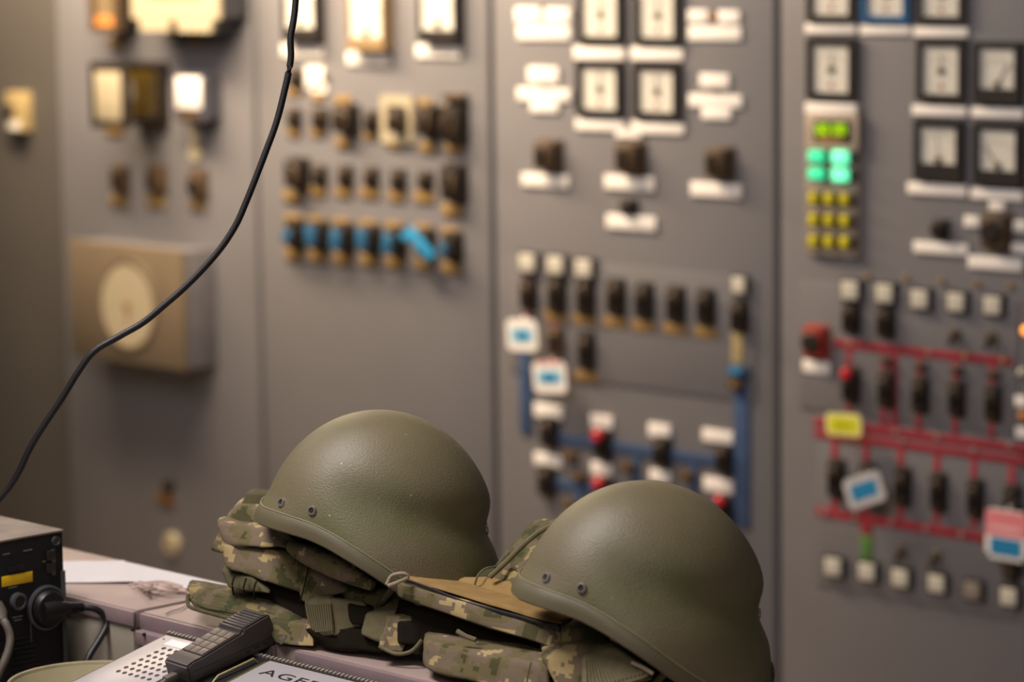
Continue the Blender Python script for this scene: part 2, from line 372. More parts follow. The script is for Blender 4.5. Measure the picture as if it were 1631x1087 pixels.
# ------------------------------------------------------------------ devices on the cabinets
C = {2: 'plain cabinet at far left', 3: 'cabinet with the dial box', 4: 'cabinet with packed switch rows', 5: 'blue-line cabinet', 6: 'red-busbar cabinet'}
def meter(px, py, wpx, hpx, label, plt=None, style='A', ink=None, bez=BEZEL, depth=.014, dialm=DIAL, ang=0, t=.12, low=.24, group='square panel meters'):
    q = D(px, py, wpx, hpx, depth)
    th = thing('panel_meter', label, 'meter', q.loc(), group)
    x0, x1, z0, z1 = q.x - q.w / 2, q.x + q.w / 2, q.z - q.h / 2, q.z + q.h / 2
    fr = q.w * t; tb = fr if style == 'A' else q.h * low
    part('bezel', MB().ring(x0, x1, z0, z1, fr, 0, -depth, tb), bez, th, sm=0)
    fz0, fz1 = z0 + tb, z1 - fr; fx0, fx1 = x0 + fr, x1 - fr
    part('dial', MB().box(((fx0 + fx1) / 2, -(depth - .007) / 2 - .0005, (fz0 + fz1) / 2), (fx1 - fx0, depth - .007, fz1 - fz0)), dialm, th, sm=0)
    y = -depth + .0062; ww = fx1 - fx0; hh = fz1 - fz0; cx = (fx0 + fx1) / 2
    piv = Vector((cx, y, (fz0 + hh * .48) if style == 'A' else fz0 + hh * .1)); R = ww * (.36 if style == 'A' else .62)
    mk = MB()
    for i in range(11):
        a = math.radians(-58 + 116 * i / 10); dx, dz = math.sin(a), math.cos(a)
        if abs(dx * R) > ww * .46: continue
        r0 = R * (.84 if i % 5 else .76)
        mk.box((piv.x + dx * (R + r0) / 2, y, piv.z + dz * (R + r0) / 2), (ww * .012, .0008, R - r0), Matrix.Rotation(a, 3, 'Y'))
    part('scale_marks', mk, mat('dial_faint_ink', (150, 148, 142), .6), th, sm=0, kind='stuff')
    a = math.radians(ang); L = R * .9
    part('needle', MB().box((piv.x + math.sin(a) * L / 2, y - .001, piv.z + math.cos(a) * L / 2), (ww * .03, .0008, L), Matrix.Rotation(a, 3, 'Y')), ink or INK, th, sm=0)
    part('pivot_cap', MB().cyl((piv.x, y - .0012, piv.z), (0, -1, 0), ww * (.10 if style == 'A' else .09), .003, 14, bev=.001), mat('meter_hub', (88, 92, 74), .5), th)
    if style == 'A':
        part('unit_mark', MB().box((cx, y, fz0 + hh * .16), (ww * .1, .0008, hh * .12)), REDINK, th, sm=0)
    else:
        part('unit_mark', MB().box((cx - ww * .06, y, fz0 + hh * .09), (ww * .16, .0008, hh * .08)), REDINK, th, sm=0)
    part('glass', MB().box(((fx0 + fx1) / 2, -depth + .0012, (fz0 + fz1) / 2), (fx1 - fx0, .0016, fz1 - fz0)), GLASS, th, sm=0)
    if plt: plate(th, *plt)
    return th
def switch(px, py, wpx, hpx, label, brass=None, bm=BRASS, body=BLACK, knob='lever', depth=.03, cat='switch', group=None, ang=0, knobm=None, top=None, extra=()):
    """a small control switch: moulded body, base flange, and a lever, bar knob or push button on its front"""
    depth *= .72; sh = depth * 3400 / ((wall(px, py) - CAM).dot(FWD)); wf = max(wpx - sh, wpx * .84)
    q = D(px - (wpx - wf) / 2, py, wf, hpx, depth)
    th = thing('control_switch', label, cat, q.loc(), group)
    part('flange', MB().box((q.x, -.004, q.z), (q.w * 1.14, .008, q.h * 1.1), bev=.0015), body, th)
    part('body', MB().box((q.x, -depth * .5 - .002, q.z), (q.w * .94, depth - .004, q.h * .94), bev=.003), body, th)
    km = knobm or BLACK; f = Vector((q.x, -depth, q.z))
    if knob == 'lever':
        part('collar', MB().cyl(f + Vector((0, -.001, q.h * .16)), (0, -1, 0), q.w * .34, .006, 16, bev=.0015), BROWN, th)
        part('lever', MB().box(f + Vector((0, -.006, q.h * .02)), (q.w * .26, .011, q.h * .5), bev=.003), km, th)
    elif knob == 'bar':
        part('collar', MB().cyl(f + Vector((0, -.002, 0)), (0, -1, 0), q.w * .42, .006, 18, bev=.0015), BROWN, th)
        part('knob', MB().box(f + Vector((0, -.008, 0)), (q.w * .32, .011, q.h * .62), Matrix.Rotation(math.radians(ang), 3, 'Y'), bev=.003), km, th)
    elif knob == 'round':
        part('knob', MB().cyl(f + Vector((0, -.005, 0)), (0, -1, 0), min(q.w, q.h) * .40, .011, 18, bev=.003), km, th)
    elif knob == 'redtop':
        part('push_button', MB().cyl(f + Vector((0, -.006, q.h * .36)), (0, -1, 0), q.w * .36, .014, 18, bev=.004), RED, th, label='red round push button')
        part('lever', MB().box(f + Vector((0, -.008, -q.h * .12)), (q.w * .3, .014, q.h * .4), bev=.003), km, th)
    if brass: plate(th, *brass, m=bm)
    if top: plate(th, *top, m=bm)
    for e in extra: plate(th, *e)
    return th
def lamp(px, py, wpx, hpx, label, m=LENS, d=.018, group='square indicator lamps', name='indicator_lamp'):
    q = D(px, py, wpx, hpx, d); th = thing(name, label, 'lamp', q.loc(), group)
    part('housing', MB().box((q.x, -d * .38, q.z), (q.w * 1.3, d * .76, q.h * 1.24), bev=.002), BEZEL, th)
    part('lens', MB().box((q.x, -d * .85, q.z), (q.w, d * .3, q.h), bev=.003), m, th)
    return th
def toggle(px, py, s, label):
    q = D(px, py, s, s, .012); th = thing('toggle_switch', label, 'switch', q.loc(), 'small lever toggles')
    part('bushing', MB().cyl((q.x, -.007, q.z), (0, -1, 0), q.h * .42, .013, 16, bev=.002), mat('toggle_nut', (110, 98, 80), .4, metal=.4), th)
    part('lever', MB().tube([(q.x, -.012, q.z), (q.x + q.h * .28, -.032, q.z - q.h * .3), (q.x + q.h * .45, -.04, q.z - q.h * .5)], [.004, .005, .006], 10), BLACK, th)
    return th
ORD = ['first', 'second', 'third', 'fourth', 'fifth', 'sixth', 'seventh', 'eighth', 'ninth']

# --- red-busbar cabinet (far right)
meter(1321, -12, 76, 94, 'black square meter cut by the top edge above the red-busbar cabinet\'s green display column', (1322, 46, 80, 15))
meter(1408, -10, 76, 92, 'square meter with blue frame cut by the top edge', (1409, 48, 80, 15), bez=BEZEL_B)
meter(1496, -9, 78, 92, 'black square meter right of the blue-framed meter, cut by the top edge', (1497, 51, 86, 16))
meter(1321, 110, 76, 98, 'black square meter directly above the yellow-green digital display', None)
meter(1496, 112, 76, 98, 'black square meter with centre pivot, in the second row left of the slanted-needle meter', (1495, 177, 86, 16))
meter(1586, 116, 74, 98, 'black meter with a slanted needle and dark lower strip at right edge, second row', (1588, 180, 84, 16), 'B', ang=32, depth=.018)
meter(1492, 240, 76, 96, 'black meter with dark lower strip above the small black push switch', (1491, 302, 94, 18), 'B', ang=-6, depth=.016, low=.28, ink=mat('faint_needle', (200, 190, 176), .5))
meter(1587, 246, 76, 100, 'black meter with dark lower strip above the round rotary switch at right edge', (1587, 310, 84, 17), 'B', ang=-40, depth=.018)
th = thing('annunciator', 'tall beige unit with yellow-green digits, green lamps and nine yellow lamps', 'indicator panel', wall(1324, 402))
def dpart(name, px, py, w, h, d0, d1, m, label=None, bev=.001):
    q = D(px, py, w, h, d1); part(name, MB().box((q.x, -(d0 + d1) / 2, q.z), (q.w, d1 - d0, q.h), bev=bev), m, th, label)
BEIGE = mat('annunciator_beige', (172, 156, 140), .5)
dpart('housing', 1324, 291, 84, 232, 0, .012, mat('annunciator_frame', (150, 138, 128), .5))
dpart('name_plate', 1322, 174, 80, 18, 0, .014, WHITE)
dpart('display_frame', 1324, 210, 84, 58, .012, .018, BEIGE)
dpart('display_window', 1325, 209, 60, 36, .018, .020, BLACK)
dpart('amber_strip', 1323, 222, 40, 8, .020, .0206, mat('amber_strip', (150, 100, 50), .5))
def seg7(px, py, wpx, hpx):
    q = D(px, py, wpx, hpx, .0212); t = q.w * .28; mb = MB()
    for z in (-1, 0, 1): mb.box((q.x, q.y, q.z + z * q.h / 2), (q.w, .0012, t))
    for x in (-1, 1):
        for z in (-1, 1): mb.box((q.x + x * q.w / 2, q.y, q.z + z * q.h / 4), (t, .0012, q.h / 2))
    part('digit', mb, LEDY, th, sm=0)
for x in (1304, 1315, 1331, 1342): seg7(x, 206, 7, 15)
for y in (249, 277):
    dpart('lamp_row', 1326, y + 1, 78, 22, .012, .014, BLACK)
    dpart('green_lamp', 1297, y, 22, 18, .014, .026, LEDG, 'dimmer green lamp', .003)
    dpart('green_lamp', 1335, y + 2, 24, 20, .014, .026, LEDG2, 'brightly lit green lamp', .003)
for y in (316, 350, 384):
    dpart('lamp_row', 1324, y + 1, 78, 22, .012, .014, BLACK)
    for i in range(3): dpart('yellow_lamp', 1292 + 25 * i, y + i, 12, 18, .014, .026, YEL, None, .003)
switch(1495, 366, 26, 30, 'small plain black push switch under the meters, long white plate below', (1497, 396, 86, 18), WHITE, knob='round', depth=.022)
switch(1582, 370, 44, 56, 'large brown rotary switch ringed by white plates', (1584, 420, 86, 20), WHITE, BROWN, 'round', .04, ang=0, extra=((1587, 329, 24, 14), (1547, 353, 24, 18), (1624, 361, 22, 18), (1624, 396, 30, 16)))
for i, (x, y) in enumerate(((1352, 463), (1407, 468), (1463, 477), (1521, 482), (1579, 487))):
    lamp(x, y, 26, 29, f'{ORD[i]} white square lamp from left in the row above the upper red busbar')
switch(1352, 508, 27, 46, 'black switch under the first white lamp above the upper red busbar', group='black switches under white lamps')
switch(1407, 515, 27, 46, 'black switch under the second white lamp above the upper red busbar', group='black switches under white lamps')
toggle(1519, 533, 24, 'small toggle lever under the fourth white lamp above the upper red busbar')
toggle(1577, 538, 24, 'small toggle lever under the fifth white lamp above the upper red busbar')
switch(1295, 546, 38, 50, 'brick-red rotary switch with black knob at the left end of the upper red busbar', (1299, 585, 42, 20), WHITE, RED_D, 'round', .036)
for i, (x, y) in enumerate(((1352, 615), (1408, 622), (1462, 631), (1520, 637), (1578, 644))):
    switch(x, y, 25, 54, 'black switch with red button hanging from the upper red busbar' if i == 0 else f'{ORD[i]} black switch from left between the upper and middle red busbars',
           knob='redtop' if i == 0 else 'lever', group='breaker switches on the red busbars')
    if i:
        q = D(x + 1, y - 47, 18, 18, .016)
        t2 = thing('busbar_connector', f'small dark link above the {ORD[i]} black switch under the upper red busbar', 'connector', q.loc(), 'links under the red busbar')
        part('block', MB().box((q.x, -.008, q.z), (q.w, .016, q.h * .8), bev=.003), mat('connector_dark', (84, 66, 58), .5), t2)
        part('cap', MB().cyl((q.x, -.018, q.z), (0, -1, 0), q.h * .25, .005, 12, bev=.001), BROWN, t2)
for i, (x, y) in enumerate(((1328, 764), (1378, 770), (1434, 777), (1491, 786), (1550, 796), (1608, 806))):
    lab = f'{ORD[i]} black switch from left between the middle and lower red busbars'
    if i == 1: lab = 'black switch behind the tilted white and blue tag under the middle red busbar'
    if i == 5: lab = 'black switch behind the pink and blue tag at right edge'
    switch(x, y, 25, 58, lab, group='breaker switches on the red busbars')
toggle(1434, 878, 22, 'small toggle lever above the third lamp of the bottom row')
toggle(1489, 887, 22, 'small toggle lever above the fourth lamp of the bottom row')
for i, (x, y) in enumerate(((1325, 904), (1379, 912), (1432, 922), (1490, 931), (1547, 942), (1605, 952))):
    lamp(x, y, 25, 28, 'dull unlit square lamp, fifth of the bottom row' if i == 4 else f'{ORD[i]} white square lamp from left in the bottom row of the red-busbar cabinet', LENS_D if i == 4 else LENS)
q = D(1606, 912, 22, 26, .02); t2 = thing('terminal_block', 'small dark block below the pink and blue tag', 'connector', q.loc())
part('body', q.box(bev=.003), BLACK, t2); part('cap', MB().cyl((q.x, -.022, q.z), (0, -1, 0), .006, .004, 12), BROWN, t2)
def round_lamp(px, py, r, label, m, plates=(), group=None):
    q = D(px, py, r * 2, r * 2, .02); t2 = thing('pilot_lamp', label, 'lamp', q.loc(), group)
    part('ring', MB().cyl((q.x, -.006, q.z), (0, -1, 0), q.h * .62, .012, 20, bev=.002), BROWN, t2)
    part('lens', MB().lathe([(q.h * .46, 0), (q.h * .44, .006), (q.h * .3, .011), (q.h * .06, .013)], Vector((q.x, -.011, q.z)), Vector((0, 0, 1)).rotation_difference(Vector((0, -1, 0))), 18), m, t2)
    for p in plates: plate(t2, *p)
    return t2
round_lamp(1632, 527, 9, 'lit orange pilot lamp at the right edge of the photo', ORANGE)
round_lamp(1626, 594, 9, 'pale round lamp at right edge level with the upper busbar switches', LENS)
round_lamp(1627, 664, 9, 'amber round lamp at right edge between two pale plates', AMBER, ((1626, 640, 20, 18), (1628, 690, 22, 18)))

# --- hanging tags
def tag(px, py, wpx, hpx, rot, label, patches, d=.05, hook=True, cardm=WHITE):
    q = D(px, py, wpx, hpx, d); t2 = thing('warning_tag', label, 'tag', q.loc(), 'paper tags hung on the switches'); R = Matrix.Rotation(math.radians(rot), 3, 'Y')
    bm = bmesh.new(); bmesh.ops.create_cube(bm, size=1)
    for v in bm.verts: v.co = Vector((v.co.x * q.w, v.co.y * .003, v.co.z * q.h))
    ed = [e for e in bm.edges if abs(e.verts[0].co.y - e.verts[1].co.y) > .001]
    bmesh.ops.bevel(bm, geom=ed, offset=q.h * .1, segments=4, affect='EDGES')
    c = Vector((q.x, q.y, q.z)); part('card', MB().bm(bm, c, R), cardm, t2)
    for k, (fx, fz, fw, fh, m) in enumerate(patches):
        part('print_patch', MB().box(c + R @ Vector((fx * q.w, -.0017 - .0004 * k, fz * q.h)), (fw * q.w, .0008, fh * q.h), R), m, t2, sm=0)
    if hook:
        top = c + R @ Vector((0, .002, q.h * .42))
        part('hanger', MB().tube([top, top + Vector((0, .008, q.h * .16)), top + Vector((0, d - .014, q.h * .2))], .0022, 8), CHROME, t2)
    return t2
LB = mat('tag_light_blue', (140, 196, 222), .5, var=.03)
tag(832, 534, 48, 50, -3, 'white tag with blue square hanging at the left, upper of two on the blue-line cabinet', ((0, 0, .72, .46, LB), (.02, -.02, .34, .32, TAGBLUE)))
tag(876, 601, 52, 50, -5, 'white tag with blue square and red top edge, lower of two on the blue-line cabinet', ((0, 0, .74, .42, LB), (.0, -.02, .42, .30, TAGBLUE), (0, .46, .7, .06, TAGPINK)))
tag(1344, 677, 56, 36, -3, 'yellow and cream tag lying over the middle red busbar', ((0, 0, .84, .68, TAGYEL), (0, 0, .5, .36, mat('tag_olive_print', (190, 190, 20), .5))), d=.04, cardm=mat('tag_cream_card', (228, 222, 150), .5))
tag(1377, 781, 62, 50, -21, 'white tag with blue centre tilted over the second lower red-busbar switch', ((0, 0, .68, .5, TAGBLUE),), cardm=mat('tag_grey_card', (190, 188, 190), .5))
tag(1603, 853, 66, 80, 0, 'pink and white tag with blue block at right edge', ((0, .22, .98, .5, TAGPINK), (0, .14, .8, .06, mat('tag_white_line', (240, 200, 200), .5)), (0, -.24, .74, .34, TAGBLUE)), d=.055)

# --- blue-line cabinet
for i, (x, y, pl) in enumerate(((953, 22, (953, 85, 80, 20)), (1044, 24, (1045, 86, 82, 20)), (952, 141, (955, 199, 78, 18)), (1043, 145, (1046, 204, 83, 18)))):
    meter(x, y, 72, 90 if i > 1 else 94, ['upper left', 'upper right', 'lower left', 'lower right'][i] + ' of the four black square meters on the blue-line cabinet', pl)
def plates_thing(px, py, label, plates, lampat=None, lm=BROWN):
    q = D(px, py, 20, 20, .004); t2 = thing('position_indicator', label, 'indicator', q.loc(), 'indicators with white plates')
    for p in plates: plate(t2, *p)
    if lampat:
        a = D(*lampat, 13, 13, .008)
        part('ring', MB().cyl((a.x, -.003, a.z), (0, -1, 0), a.h * .6, .006, 16, bev=.002), BROWN, t2)
        part('indicator_disc', MB().cyl((a.x, -.007, a.z), (0, -1, 0), a.h * .4, .004, 16, bev=.002), lm, t2)
plates_thing(865, 36, 'cluster of three white plates left of the upper square meters', ((841, 24, 42, 24), (887, 25, 40, 24), (865, 52, 84, 22)), (863, 16))
plates_thing(864, 148, 'cross-shaped cluster of white plates left of the lower square meters', ((864, 120, 48, 26), (865, 151, 84, 20), (866, 170, 44, 18)), (866, 137))
plates_thing(1137, 40, 'white plates with a brown lamp right of the upper square meters', ((1111, 26, 32, 20), (1160, 27, 34, 20), (1137, 53, 84, 22)), (1135, 27), AMBER)
plates_thing(1138, 155, 'cross-shaped cluster of white plates right of the lower square meters', ((1137, 129, 46, 22), (1138, 161, 84, 20), (1140, 181, 46, 18)), (1138, 145))
switch(866, 248, 36, 46, 'brown rotary switch, leftmost of three under the square meters', (867, 288, 74, 20), WHITE, BROWN, 'bar', .045, ang=12)
switch(997, 252, 40, 48, 'brown rotary switch, middle of three under the square meters', (1001, 292, 78, 22), WHITE, BROWN, 'bar', .045, extra=((1000, 214, 40, 12),))
switch(1139, 260, 38, 48, 'brown rotary switch, rightmost of three under the square meters', (1139, 303, 80, 22), WHITE, BROWN, 'bar', .045, ang=-15)
switch(999, 330, 26, 24, 'small black button with white plate below the middle rotary switch', (1004, 355, 78, 22), WHITE, knob='round', depth=.02)
for i, (x, y) in enumerate(((838, 419), (883, 423), (928, 428))):
    lamp(x, y, 24, 28, f'{ORD[i]} white lamp from left at the top of the blue-line cabinet sub-panel')
switch(838, 470, 25, 46, 'black switch on a red stripe above the upper blue tag', group='tall black switches')
for i, (x, y, bx, by) in enumerate(((883, 470, 885, 504), (929, 474, 931, 509), (977, 474, 979, 514), (1022, 480, 1024, 520), (1072, 486, 1074, 525), (1120, 490, 1124, 530))):
    switch(x, y, 27, 58 if i < 2 else 54, f'{ORD[i]} tall black switch with brass plate from left on the blue-line cabinet', (bx, by, 36, 17), group='tall black switches')
switch(881, 545, 22, 44, 'brown switch just above the lower blue tag', body=BROWN, group='tall black switches')
switch(930, 560, 24, 56, 'tall black switch right of the lower blue tag, brass plate at its foot', (933, 600, 37, 16), group='tall black switches')
lamp(1175, 455, 20, 26, 'white lamp at the top right of the blue-line cabinet sub-panel')
switch(1174, 505, 27, 48, 'black switch above the ochre strip at the right of the blue-line cabinet')
q = D(1172, 592, 28, 18, .02); t2 = thing('terminal_block', 'blue block at the lower end of the ochre strip', 'connector', q.loc())
part('body', q.box(bev=.003), BUSBLUE, t2); part('cover', MB().box((q.x, -.022, q.z), (q.w * .6, .004, q.h * .5), bev=.001), TAGBLUE, t2)
q = D(1168, 613, 22, 15, .02); t2 = thing('terminal_block', 'small dark block just below the blue block on the blue line', 'connector', q.loc())
part('body', q.box(bev=.003), BROWN, t2); part('screw', MB().cyl((q.x, -.021, q.z), (0, -1, 0), .005, .003, 10), BRASS, t2)
for i, (x, y, pl, red) in enumerate(((870, 690, (872, 656, 44, 22), 0), (956, 710, (957, 673, 34, 22), 1), (1050, 722, (1049, 687, 34, 22), 0), (1149, 734, (1142, 696, 48, 20), 0))):
    switch(x, y, 24, 46, 'black switch with red button and white plate on the upper blue line' if red else f'{ORD[i]} black switch with white plate from left on the upper blue line', pl, WHITE, knob='redtop' if red else 'lever', group='switches on the blue lines')
for i, (x, y, pl, red) in enumerate(((866, 768, (871, 734, 42, 20), 0), (957, 786, (957, 748, 32, 20), 1), (1050, 798, (1050, 760, 32, 20), 0), (1150, 815, (1143, 774, 46, 22), 1))):
    lab = ['leftmost black switch with white plate on the lower blue line', 'black switch with red button on the lower blue line beside the front helmet\'s left crown', 'black switch mostly hidden behind the crown of the front helmet', 'black switch with red button above the back slope of the front helmet'][i]
    switch(x, y, 24, 46, lab, pl, WHITE, knob='redtop' if red else 'lever', group='switches on the blue lines')
for i, (x, y) in enumerate(((904, 727), (918, 760), (996, 744), (1090, 758), (905, 804))):
    q = D(x, y, 20, 14, .016); lab = ['between the two rows of blue-line switches, leftmost', 'just above the lower blue line, second from left', 'below the upper blue line right of the red button switch', 'below the upper blue line right of the third switch', 'below the lower blue line at left'][i]
    t2 = thing('terminal_block', 'small dark brown block ' + lab, 'connector', q.loc(), 'small blocks along the blue lines')
    part('body', q.box(bev=.003), BROWN, t2); part('screw', MB().cyl((q.x, -.017, q.z), (0, -1, 0), .004, .003, 10), BRASS, t2)

# --- cabinet with packed switch rows
meter(475, 12, 54, 106, 'bright white meter behind the hanging cable, leftmost of three', (480, 81, 64, 20), 'B', t=.08, depth=.03, low=.2, ink=mat('faint_needle', (200, 190, 176), .5))
meter(580, 26, 58, 106, 'bright white meter with tan lower strip, middle of three above the switch rows', (585, 94, 66, 20), 'B', t=.05, depth=.035, low=.18, ink=mat('faint_needle', (200, 190, 176), .5), bez=mat('meter_bezel_tan', (140, 116, 84), .4))
meter(694, 12, 60, 110, 'bright white meter, rightmost of three above the switch rows', (697, 82, 70, 20), 'B', t=.06, depth=.03, low=.18, ink=mat('faint_needle', (200, 190, 176), .5))
ROW0 = 'short top row of the packed switches'
switch(468, 124, 20, 28, 'small black switch partly behind the hanging cable, above the packed rows', (466, 147, 19, 10), depth=.02)
plates_thing(500, 128, 'white plate with a small dark lamp beside the hanging cable', ((500, 124, 28, 36), (507, 142, 24, 14), (504, 155, 20, 10, BRASS)), (516, 124), BLACK)
r1 = ((465, 188, 20, 28, (465, 210, 18, 14)), (506, 189, 24, 30, (504, 210, 20, 14)), (544, 190, 32, 44, (545, 228, 22, 16)), (588, 194, 20, 32, (587, 216, 18, 12)),
      (628, 192, 26, 38, (627, 232, 22, 10)), (677, 194, 30, 48, (679, 235, 22, 16)), (717, 198, 34, 60, (721, 236, 26, 16)))
for i, (x, y, a, b, br) in enumerate(r1):
    t2 = switch(x, y, a, b, ['', '', '', '', 'black switch in a white square frame, top packed row'][i] if i == 4 else f'{ORD[i]} black switch from left in the top packed row, brass plate below', br,
           knob='bar' if a > 24 else 'lever', ang=(0, 0, 50, 0, 20, 15, 25)[i], depth=.045 if a > 24 else .022, group='switches in the top packed row',
           top=((545, 160, 24, 14) if i == 2 else (676, 164, 22, 12) if i == 5 else (719, 175, 30, 16) if i == 6 else None))
    if i == 4:
        q = D(631, 191, 50, 74, .01); part('white_frame', MB().ring(q.x - q.w / 2, q.x + q.w / 2, q.z - q.h / 2, q.z + q.h / 2, q.w * .2, 0, -.01), CREAM, t2, sm=0)
    if i == 6: plate(t2, 719, 154, 34, 9, BROWN, d=.02)
r2 = ((466, 277, 30, 46, (464, 313, 28, 16)), (506, 280, 20, 30, (505, 305, 22, 15)), (547, 281, 22, 32, (546, 306, 24, 15)), (588, 283, 21, 30, (587, 307, 27, 16)),
      (631, 287, 22, 32, (630, 312, 24, 16)), (674, 288, 22, 28, (674, 314, 29, 17)), (716, 292, 33, 56, (719, 335, 31, 20)))
for i, (x, y, a, b, br) in enumerate(r2):
    switch(x, y, a, b, f'{ORD[i]} black switch from left in the middle packed row, brass plate below', br, knob='bar' if a > 24 else 'lever', depth=.045 if a > 24 else .022, group='switches in the middle packed row')
for i, (x, y, by) in enumerate(((466, 374, 405), (504, 377, 408), (544, 380, 412), (586, 383, 415), (627, 386, 418), (673, 389, 421), (716, 394, 428))):
    t2 = switch(x, y, 25, 44, 'black switch with a large bright blue tape flag, sixth of the bottom packed row' if i == 5 else f'{ORD[i]} black switch from left in the bottom packed row, with blue tape', (x + 1, by, 27, 18), knob='none', depth=.034,
                group='blue-taped switches in the bottom packed row', top=(x - 1, y - 26, 26, 12))
    q = D(x, y, 25, 44, .034)
    if i == 5:
        R = Matrix.Rotation(math.radians(38), 3, 'Y')
        part('tape', MB().box((q.x + .006, q.y - .010, q.z), (q.w * 1.9, .018, q.h * .34), R, bev=.003), BLUE, t2)
        part('tape', MB().box((q.x - q.w * .55, q.y - .012, q.z + q.h * .25), (q.w * .9, .016, q.h * .3), bev=.003), BLUE, t2)
    else:
        part('tape', MB().box((q.x - q.w * .1, q.y - .010, q.z + q.h * (.05 if i % 2 else -.05)), (q.w * (.6 if 0 < i < 6 else .45), .018, q.h * (.7 if 0 < i < 6 else .4)), Matrix.Rotation(math.radians((8, -6, 4, -3, 10, 0, -8)[i]), 3, 'Y'), bev=.003), mat('dark_blue_tape', (40, 92, 128), .5), t2)
        part('lever', MB().box((q.x + q.w * .22, q.y - .006, q.z), (q.w * .26, .010, q.h * .6), bev=.002), BLACK, t2)

# --- cabinet with the dial box
q = D(276, -40, 140, 180, .09); t2 = thing('chart_recorder', 'large cream-faced recorder with rounded dark case at the top edge', 'meter', q.loc())
def rounded(q, y0, y1, r, inset=0):
    bm = bmesh.new(); bmesh.ops.create_cube(bm, size=1)
    for v in bm.verts: v.co = Vector((v.co.x * (q.w - inset), v.co.y * abs(y1 - y0), v.co.z * (q.h - inset)))
    ed = [e for e in bm.edges if abs(e.verts[0].co.y - e.verts[1].co.y) > .0005]
    bmesh.ops.bevel(bm, geom=ed, offset=r, segments=5, affect='EDGES')
    return MB().bm(bm, Vector((q.x, (y0 + y1) / 2, q.z)))
part('case', rounded(q, 0, -.08, .035), mat('recorder_case', (66, 66, 70), .4), t2)
part('face_frame', rounded(q, -.08, -.09, .03, .004), CREAM, t2)
part('window', MB().box((q.x, -.092, q.z + .03), (q.w * .62, .004, q.h * .6), bev=.001), mat('recorder_chart', (180, 166, 122), .5), t2)
part('latch', MB().box((q.x, -.094, q.z - q.h * .44), (.02, .012, .03), bev=.003), BROWN, t2)
part('clasp', MB().box((q.x - .005, -.05, q.z - q.h * .52), (.03, .05, .02), bev=.004), BLACK, t2)
plate(t2, 312, 66, 22, 12, BRASS)
q = D(162, -20, 44, 140, .07); t2 = thing('protection_relay', 'narrow dark relay with an orange foot at the top edge', 'relay', q.loc())
part('case', rounded(q, 0, -.05, .012), BLACK, t2); part('front_frame', MB().ring(q.x - q.w / 2, q.x + q.w / 2, q.z - q.h / 2, q.z + q.h / 2, q.w * .14, -.05, -.07), BROWN, t2, sm=0)
part('window', MB().box((q.x, -.056, q.z), (q.w * .74, .006, q.h * .9)), mat('relay_inside', (120, 104, 78), .5), t2)
part('orange_label', MB().box((q.x, -.0605, q.z - q.h * .38), (q.w * .7, .003, q.h * .11)), AMBER, t2); plate(t2, 183, 69, 24, 14, BRASS)
q = D(176, 152, 46, 96, .13); t2 = thing('protection_relay', 'deep relay with cream face and olive glass cover below the narrow relay', 'relay', q.loc())
part('base', MB().box((q.x, -.010, q.z), (q.w * 1.1, .024, q.h * 1.06), bev=.004), BLACK, t2)
part('mechanism', MB().box((q.x, -.06, q.z), (q.w * .8, .08, q.h * .74), bev=.004), mat('relay_mechanism', (146, 130, 88), .5, var=.5, vscale=40), t2)
part('cream_face', MB().box((q.x, -.132, q.z), (q.w * .98, .010, q.h * .90), bev=.006), CREAM, t2)
part('glass_cover', MB().box((q.x, -.074, q.z), (q.w, .104, q.h * .94), bev=.006), OLIVEGL, t2)
part('front_frame', MB().ring(q.x - q.w * .62, q.x + q.w * .62, q.z - q.h * .54, q.z + q.h * .54, q.w * .17, -.126, -.138), BLACK, t2, sm=0)
plate(t2, 180, 209, 26, 10, BRASS); plate(t2, 243, 202, 20, 9, BRASS)
q = D(302, 156, 50, 76, .05); t2 = thing('protection_relay', 'small dark relay with bright white window and two cream tags beneath', 'relay', q.loc())
part('case', rounded(q, 0, -.05, .008), mat('relay_bluegrey', (74, 74, 84), .4), t2)
part('window', MB().box((q.x, -.052, q.z + q.h * .1), (q.w * .78, .006, q.h * .66), bev=.004), DIAL, t2)
part('foot_block', MB().box((q.x, -.052, q.z - q.h * .38), (q.w * .6, .01, q.h * .18), bev=.002), BROWN, t2)
for y in (218, 244):
    a = D(309, y, 31, 28, .006); part('cream_tag', MB().cyl((a.x, -.003, a.z), (0, -1, 0), a.h * .5, .006, 20), CREAM, t2)
for i, (x, y, a, b, br) in enumerate(((186, 285, 24, 40, (187, 319, 26, 16)), (245, 286, 28, 42, (247, 321, 26, 18)), (311, 294, 26, 42, (313, 327, 22, 14)))):
    switch(x, y, a, b, f'{["left", "middle", "right"][i]} of three brown switches in a row above the beige dial box', br, body=BROWN, knob='bar' if i else 'lever', ang=20 * i, group='switches above the dial box')
# the beige box
A = wall(111, 385, .1); B = wall(291, 390, .1); Cc = wall(291, 590, .1)
x0, x1, z1, z0 = A.x, B.x, wall(200, 390, .1).z, wall(200, 578, .1).z
t2 = thing('dial_box', 'beige steel box with a round cream dial', 'gauge', ((x0 + x1) / 2, 0, z0))
BD = .105
part('case', MB().box(((x0 + x1) / 2, -BD * .43, (z0 + z1) / 2), (x1 - x0 - .006, BD * .86, z1 - z0 - .006), bev=.003), mat('dial_box_side_shade_grey', (112, 110, 114), .4), t2)  # bluish grey puts the shade on the box sides into their colour
part('door', MB().box(((x0 + x1) / 2, -BD * .93, (z0 + z1) / 2), (x1 - x0, BD * .14, z1 - z0), bev=.004), BOXP, t2)
q = D(203, 485, 82, 138, BD + .003)
qd = Vector((0, 0, 1)).rotation_difference(Vector((0, -1, 0)))
rr = (q.h / 2)
